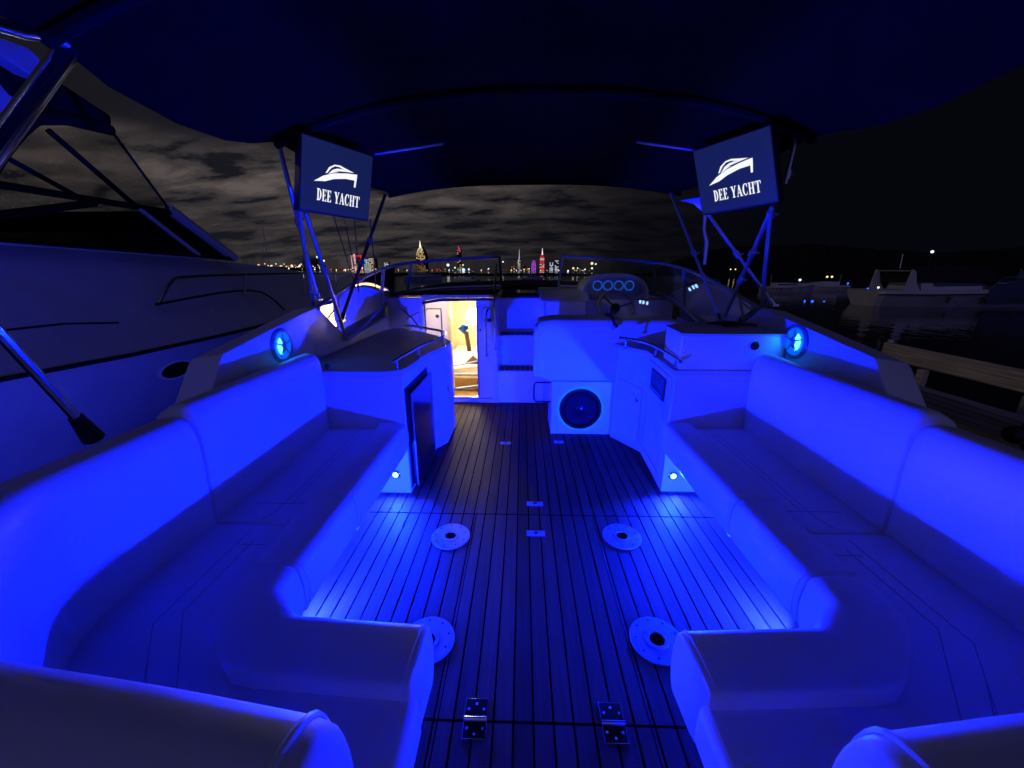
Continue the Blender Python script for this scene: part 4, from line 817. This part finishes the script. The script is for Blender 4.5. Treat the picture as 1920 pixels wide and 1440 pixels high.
# ------------------------------------------------------------------ moored boats
def make_boat(name, label, L_, hm='hullgrey', cover=True, arch=True, group='boats moored across the basin'):
    "bow towards +X, origin amidships at the waterline"
    t = thing(name, (0, 0, 0), label, 'boat', group); k = L_/12
    secs = [(-6, 1.5, 1.3), (-5.7, 1.75, 1.35), (-3, 1.9, 1.35), (0, 1.9, 1.45), (3, 1.5, 1.6), (5, .7, 1.8), (6, .08, 1.95)]
    q = MB(); q.loft([[(x*k, 0, -.5*k), (x*k*.97, -w_*.7*k, -.1*k), (x*k, -w_*k, h*.75*k), (x*k, -w_*.98*k, h*k), (x*k, w_*.98*k, h*k), (x*k, w_*k, h*.75*k), (x*k*.97, w_*.7*k, -.1*k)] for x, w_, h in secs]); h = q.build('hull', hm, t, smooth=25)
    q = MB(); q.tube([(x*k, -w_*k*1.005, hh*.76*k) for x, w_, hh in secs], .05*k, 6); q.build('rub_rail', 'rubber', h)
    q = MB(); q.loft([[(x*k, -w_*k, z0*k), (x*k, -w_*.8*k, z1*k), (x*k, w_*.8*k, z1*k), (x*k, w_*k, z0*k)] for x, w_, z0, z1 in ((-3.4, 1.5, 1.3, 2.25), (0.2, 1.45, 1.4, 2.3), (2.2, 1.1, 1.5, 1.95), (3.8, .7, 1.6, 1.72))]); c = q.build('cabin', hm, t, bevel=.03*k)
    q = MB(); q.loft([[(x*k, -y*k, a*k), (x*k, -y*.93*k-.012, b*k), (x*k, -y*.90*k, b*k), (x*k, -y*.95*k, a*k)] for x, y, a, b in ((-2.6, 1.44, 1.72, 2.02), (0.1, 1.38, 1.75, 2.05), (1.9, 1.12, 1.72, 1.86))]); q.build('window', 'darkglass', c)
    if arch:
        fin = [(-4.5*k, 1.3*k), (-3.5*k, 1.3*k), (-3.85*k, 1.9*k), (-4.1*k, 2.9*k), (-4.35*k, 3.05*k), (-4.45*k, 2.2*k)]
        q = MB(); q.prism(fin, -1.6*k, -1.5*k, 'y'); q.prism(fin, 1.5*k, 1.6*k, 'y'); q.box(-4.28*k, -4.14*k, -1.5*k, 1.5*k, 2.88*k, 2.95*k); q.build('radar_arch', hm, t, bevel=.02)
        q = MB(); q.loft([[(x*k, -1.4*k, 2.0*k), (x*k, -1.3*k, z*k), (x*k, 1.3*k, z*k), (x*k, 1.4*k, 2.0*k)] for x, z in ((-4.0, 3.1), (-2, 3.35), (.3, 3.3), (1.5, 2.4))]); q.build('enclosure', 'canvas', t, bevel=.03)
    if cover:
        q = MB(); q.loft([[(x*k, -w_*1.02*k, .45*k), (x*k, -w_*1.02*k, h*k), (x*k, 0, (h+.5)*k), (x*k, w_*1.02*k, h*k), (x*k, w_*1.02*k, .45*k)] for x, w_, h in ((.4, 1.9, 1.5), (3, 1.55, 1.7), (5, .72, 1.85), (6.03, .1, 2.0))]); q.build('bow_cover', 'cover', t)
    for sg in (-1, 1):
        q = MB(); q.tube([(.5*k, sg*1.75*k, 1.5*k), (1*k, sg*1.7*k, 2.15*k), (3.4*k, sg*1.3*k, 2.3*k), (5.9*k, sg*.12*k, 2.55*k)], .035*k, 5); q.build('bow_rail', 'steel', t)
    q = MB(); q.tube([(-3.9*k, 0, 2.2*k), (-4.0*k, 0, 4.3*k)], .03*k, 5); q.build('aerial', 'hullwhite', t)
    for x in (-2, 0, 2.2):
        q = MB(); q.tube([(x*k, -1.96*k, .9*k), (x*k, -1.98*k, .35*k)], .09*k, 8); q.build('fender', 'rubber', t)
    return t
WZ = -.6
A = make_boat('moored_yacht', 'long pale cabin cruiser with radar arch moored beyond the dock on the right', 9.4)
A.location = (24.6, 23.2, WZ); A.rotation_euler = (0, 0, R(-4)); A.scale = (1.04, 1, .84)
copy_tree(A, (37.5, 27, WZ), R(176), (1, 1, 1), label='pale yacht partly cut off at the far right edge', cat='boat')
B = make_boat('moored_boat', 'small open boat with cream coach roof right of the canopy poles', 9, arch=False, cover=False)
B.location = (24.2, 37, WZ); B.rotation_euler = (0, 0, R(-12)); B.scale = (.48, .48, .48)
copy_tree(B, (19.5, 44, WZ), R(10), (.5, .5, .5), label='dark small boat behind the crossing canopy poles', cat='boat')
copy_tree(B, (29.5, 40, WZ), R(170), (.5, .5, .5), label='low boat with blue lights between the cream coach roof and the cabin cruiser', cat='boat')
for i, (x, y, a, sc, lb) in enumerate(((9.5, 52, 20, .5, 'dim boat just right of the helm pod'), (-9, 62, 160, .5, 'dim boat low on the water behind the left windshield'), (-19, 75, 15, .8, 'dim boat beyond the bow of the neighbouring yacht'), (1.5, 70, 30, .55, 'dark boat with pale deck edge behind the bow steps'), (4.5, 52, -5, .45, 'dark boat seen through the right windshield'))):
    copy_tree(B, (x, y, WZ), R(a), (sc, sc, sc), label=lb, cat='boat')
# sailing boat mast on the left
t = thing('sailing_boat', (at(505, 500, y=90).x, 90, WZ), 'far sailing boat with a tall thin mast beyond the neighbouring bow', 'sailing boat')
X = ORG[t.name].x; q = MB(); q.loft([[(X-4, 90, 1), (X-4, 89, 1.2), (X-4, 91, 1.2)], [(X, 90, -.8), (X, 88.6, .8), (X, 91.4, .8)], [(X+5, 90, 1), (X+5, 89.9, 1.3), (X+5, 90.1, 1.3)]]); q.build('hull', 'hullgrey', t)
q = MB(); q.tube([(X, 90, .8), (X, 90, 12)], [.10, .05], 6); q.build('mast', 'hullgrey', t)
for dx in (-1.6, 1.4):
    q = MB(); q.tube([(X+dx, 90, 1), (X, 90, 9)], .03, 5); q.build('stay', 'hullgrey', t)

# ------------------------------------------------------------------ lamps across the basin
LC = {'w': emis('lamp_white', (.9, .92, 1), 1.6), 'y': emis('lamp_warm', (1, .72, .35), 1.5), 'b': emis('lamp_blue', (.03, .12, 1), 2.0), 'r': emis('lamp_red', (1, .12, .06), 1.6), 'c': emis('lamp_cool', (.45, .7, 1), 1.8)}
LN = {'w': 'white', 'y': 'warm', 'b': 'blue', 'r': 'red', 'c': 'cool blue-white'}
def lamp(px, py, c, r=1.6, Y=60, where=''):
    p = at(px, py, y=Y); rr = r/720*Y*.97
    t = thing('dock_lamp', (p.x, p.y, WZ), 'distant %s lamp %s' % (LN[c], where), 'lamp', 'lamps around the marina')
    MB().tube([(p.x, p.y, WZ), (p.x, p.y, p.z)], rr*.25, 5).build('post', 'black', t)
    MB().ball(p, rr, 5).build('bulb', LC[c], t)
LL = [(1748, 472, 'w', 2.4, 300, 'high on the right hillside'), (1500, 525, 'w', 2.2, 50, 'on the mast of the cream-roofed boat'), (1551, 519, 'y', 1.8, 70, 'one of two warm lamps above the right moorings'), (1560, 519, 'y', 1.8, 70, 'rightmost of two warm lamps above the right moorings'),
 (1547, 530, 'y', 2, 60, 'just below the warm pair on the right'), (1562, 532, 'b', 1.6, 50, 'on the boat left of the blue cabin light'), (1523, 565, 'b', 2.2, 26, 'leftmost on the water below the right boats'), (1545, 566, 'b', 2, 26, 'second on the water below the right boats'), (1509, 564, 'b', 1.4, 26, 'faint on the water below the right boats'),
 (1647, 539, 'w', 1.8, 24, 'above the stern of the cabin cruiser'), (1629, 556, 'w', 2.6, 24, 'at the stern waterline of the cabin cruiser'), (1627, 541, 'b', 1.5, 24, 'left of the cabin cruiser'), (1818, 533, 'y', 1.6, 24, 'over the bow cover of the cabin cruiser'), (1722, 506, 'w', 1.8, 30, 'above the enclosure of the cabin cruiser'),
 (1311, 555, 'w', 2.2, 40, 'low between the right windshield and the poles'), (1590, 531, 'b', 1.4, 60, 'above the blue-lit boat'), (1370, 505, 'y', 1.2, 120, 'faint pair left of the right poles'), (1379, 505, 'y', 1.2, 120, 'faint pair right member near the poles'),
 (715, 525, 'w', 3, 120, 'brightest behind the left windshield'), (720, 536, 'c', 1.8, 80, 'below the brightest one behind the left windshield'), (750, 530, 'c', 1.3, 120, 'small, left pane of the windshield'), (825, 523, 'w', 2, 160, 'in the middle of the left windshield'), (840, 523, 'w', 1.4, 160, 'right of the middle one in the left windshield'), (857, 525, 'w', 2, 160, 'lower right of the left windshield'),
 (905, 522, 'w', 1.6, 160, 'near the right end of the left windshield'), (810, 527, 'w', 1.2, 140, 'small dim one in the left windshield'), (766, 546, 'c', 1.3, 90, 'first of a short row'), (771, 546, 'c', 1.3, 90, 'second of a short row'), (776, 546, 'c', 1.3, 90, 'third of a short row'), (782, 544, 'c', 2, 90, 'fourth of a short row'), (787, 543, 'c', 2, 90, 'last of a short row'),
 (955, 534, 'w', 2.2, 120, 'between the two windshields'), (964, 540, 'c', 1.4, 100, 'below the bright one between the windshields'), (975, 537, 'w', 1.2, 110, 'small, between the windshields'), (1054, 537, 'c', 1.6, 110, 'low left in the right windshield'), (1067, 538, 'c', 1.6, 110, 'low middle in the right windshield'), (1078, 540, 'c', 1.8, 110, 'low beside the helm pod'), (905, 536, 'w', 1.0, 100, 'tiny one near the door hatch'),
 (1065, 508, 'w', 1.6, 300, 'first of the right windshield slope'), (1075, 503, 'y', 2, 300, 'second of the right windshield slope'), (1083, 503, 'w', 1.2, 300, 'third of the right windshield slope'), (1097, 505, 'w', 1.3, 300, 'fourth of the right windshield slope'), (1110, 494, 'y', 2.6, 300, 'brightest warm one in the right windshield'), (1117, 495, 'w', 1.6, 300, 'beside the brightest warm one'), (1110, 503, 'w', 1.8, 300, 'under the brightest warm one'),
 (485, 499, 'y', 3, 250, 'brightest on the left shoreline'), (547, 498, 'y', 1.8, 250, 'second on the left shoreline'), (562, 498, 'y', 1.8, 250, 'third on the left shoreline'), (595, 482, 'w', 2, 250, 'high between the left poles'), (607, 489, 'w', 1.8, 250, 'beside the high one between the left poles'), (550, 516, 'w', 1.6, 180, 'lone one under the left shoreline'), (590, 505, 'w', 1.2, 180, 'near the foot of the left poles'), (625, 518, 'y', 2, 180, 'warm one between the left poles'), (626, 536, 'b', 2, 120, 'blue one between the left poles'), (558, 539, 'y', 1, 120, 'dim above the neighbour foredeck'),
 (868, 497, 'y', 1.5, 400, 'green slope first'), (879, 505, 'w', 1.6, 400, 'green slope second'), (887, 510, 'w', 1.3, 400, 'green slope third'), (853, 502, 'w', 1.4, 400, 'green slope fourth'), (916, 504, 'w', 1.3, 400, 'green slope rightmost'), (840, 497, 'w', 2.6, 400, 'bright over the town centre'), (869, 506, 'c', 3.0, 400, 'big cool glow at the town centre'), (943, 491, 'w', 1.3, 400, 'lone one above the shoreline gap')]
for a in LL: lamp(*a)
# strings of small shore lights: one stuff object of little bulbs on the shoreline
rnd = random.Random(11)
for cname, cols, n in (('warm', 'y', 120), ('red', 'r', 60), ('white', 'w', 70)):
    q = MB()
    for _ in range(n):
        px = rnd.choice([rnd.uniform(480, 700), rnd.uniform(700, 940), rnd.uniform(760, 830) if cname == 'red' else rnd.uniform(940, 1110)]); py = rnd.gauss(509 if px > 620 else 500, 2.2)
        p = at(px, py, y=690); r = rnd.uniform(.5, 1.15); q.ball(p, r, 3)
    tag(q.build('shore_lights', LC[cols], smooth=0), 'scattered %s lights along the far shoreline' % cname, 'lights', kind='stuff')

# ------------------------------------------------------------------ far town: towers with lit windows
def emat(c, s=1.0):
    k = 'e%s%s' % (c, s)
    if k not in M: M[k] = emis('lit_windows', c, s)
    return M[k]
def tower(px0, px1, pyt, cols, label, pyb=512, taper=None, spire=None, nx=3, fill=.6, Y=1450, top=None, seed=1):
    rnd = random.Random(seed); a = at(px0, pyb, y=Y); b = at(px1, pyt, y=Y); x0, x1, z1 = a.x, b.x, b.z; z0 = min(a.z, 0)-2
    t = thing('tower', ((x0+x1)/2, Y, z0), label, 'tower', 'lit towers of the far town'); w_ = x1-x0; cx = (x0+x1)/2
    taper = taper or [(0, 1), (1, 1)]
    def wf(k):
        for (k0, v0), (k1, v1) in zip(taper, taper[1:]):
            if k <= k1: return v0+(v1-v0)*(k-k0)/(k1-k0+1e-9)
        return taper[-1][1]
    q = MB(); ks = [k/12 for k in range(13)]
    q.loft([[(cx-w_/2*wf(k), Y, z0+(z1-z0)*k), (cx+w_/2*wf(k), Y, z0+(z1-z0)*k), (cx+w_/2*wf(k), Y+w_, z0+(z1-z0)*k), (cx-w_/2*wf(k), Y+w_, z0+(z1-z0)*k)] for k in ks]); q.build('wall', 'bwall', t, smooth=0)
    nz = max(4, int((z1-z0)/4.0)); per = {}
    for j in range(nz):
        k = (j+.5)/nz; hw = w_/2*wf(k)*.94; zz_ = z0+(z1-z0)*k; ci = cols[min(len(cols)-1, int(k*len(cols)))]
        for i in range(nx):
            if rnd.random() > fill: continue
            xa = cx-hw+2*hw*i/nx; xb = cx-hw+2*hw*(i+.75)/nx; per.setdefault(ci, MB()).box(xa, xb, Y-.6, Y-.1, zz_-1.1, zz_+1.1)
    for ci, q in per.items(): q.build('lit_windows', emat(*ci), t, smooth=0)
    if spire:
        s0 = at((px0+px1)/2, spire, y=Y).z; q = MB(); q.tube([(cx, Y, z1-1), (cx, Y, s0)], [w_*.12, .4], 6); q.build('spire', emat(*(top or ((.8, .8, .9), .6))), t)
G = ((1, .68, .25), .8); GD = ((.8, .4, .12), .35); RD = ((1, .06, .08), 1.0); PK = ((1, .5, .5), 1.3); WH = ((.75, .85, 1), 1.0); BL = ((.2, .4, 1), .7); PU = ((.55, .12, 1), 1.0); CY = ((.55, .8, .85), .7); RDD = ((1, .15, .08), .4)
tower(782, 797, 463, [GD, GD, RDD, G, G, ((1, .85, .5), 1.4)], 'tall gold-lit tower with stepped pointed crown', spire=451, top=((1, .85, .55), 1.3), taper=[(0, 1), (.72, 1), (.85, .7), (1, .25)], nx=5, fill=.75, seed=2)
tower(858, 864, 466, [CY, ((.6, .7, .4), .5), G, ((.6, .7, .4), .5), ((1, .1, .2), .9)], 'thin far tower with green windows and a red top', spire=461, nx=2, seed=3, top=((1, .1, .2), .8))
tower(661, 667, 476, [PK, ((1, .7, .6), .8), PK], 'leftmost slab of the curved hotel, rimmed in white', nx=2, fill=.9, seed=4)
tower(670, 679, 478, [RD, PK, RDD, RD], 'red-lit slab beside the white-rimmed one', nx=3, fill=.75, seed=5)
tower(684, 692, 484, [CY, CY, WH], 'pale green glass slab right of the red one', nx=3, fill=.85, seed=6)
tower(694, 703, 484, [((.8, .6, .4), .7), G, ((.9, .8, .7), .8)], 'warm slab right of the pale green glass slab', nx=3, fill=.8, seed=7)
tower(970, 977, 486, [BL, ((.4, .5, .9), .7), G, WH], 'slim blue and white broadcasting tower with a tall needle', spire=467, nx=2, fill=.85, seed=8, taper=[(0, 1.1), (.6, .7), (.85, .9), (1, .5)])
tower(996, 1006, 488, [PU, PU], 'tower lit purple with an arched top', nx=3, fill=.95, seed=9, taper=[(0, 1), (.6, 1), (.85, .75), (1, .3)])
tower(1011, 1022, 477, [RD, RD, PK, RD, PK, RD], 'bright red and white banded tower with a white spire', spire=465, nx=4, fill=.9, seed=10, taper=[(0, 1), (.8, .85), (1, .45)], top=((1, .9, .9), 1.2))
tower(1030, 1038, 492, [WH, WH], 'left half of the white twin office block', nx=3, fill=.7, seed=12)
tower(1040, 1048, 488, [WH, WH], 'right half of the white twin office block', nx=3, fill=.7, seed=13)
for i, (a, b, c, co_, lb) in enumerate(((722, 729, 492, WH, 'low block with white roof light left of the windshield corner'), (733, 738, 494, GD, 'low dim block at the windshield corner'), (757, 762, 504, RDD, 'low red-lit block left of the gold tower'), (802, 818, 506, RD, 'wide low red-lit pavilion right of the gold tower'), (823, 832, 503, GD, 'low amber block beyond the red pavilion'), (944, 951, 505, GD, 'low amber block left of the broadcasting tower'), (957, 964, 499, ((1, .5, .15), .6), 'small orange pyramid-like block'), (980, 986, 497, GD, 'small amber block right of the broadcasting tower'), (988, 995, 503, G, 'small warm block left of the purple tower'), (633, 642, 503, RDD, 'low reddish block left of the hotel'), (612, 625, 505, GD, 'low amber block between the left poles'), (571, 592, 486, ((.3, .2, .15), .1), 'dark wide block behind the left poles'), (645, 655, 504, PK, 'small pink-lit block just left of the hotel'), (1023, 1028, 505, RDD, 'small block between the red tower and the twin office'))):
    tower(a, b, c, [co_], lb, nx=4, fill=.6 if a != 571 else 0, seed=20+i, Y=1300)
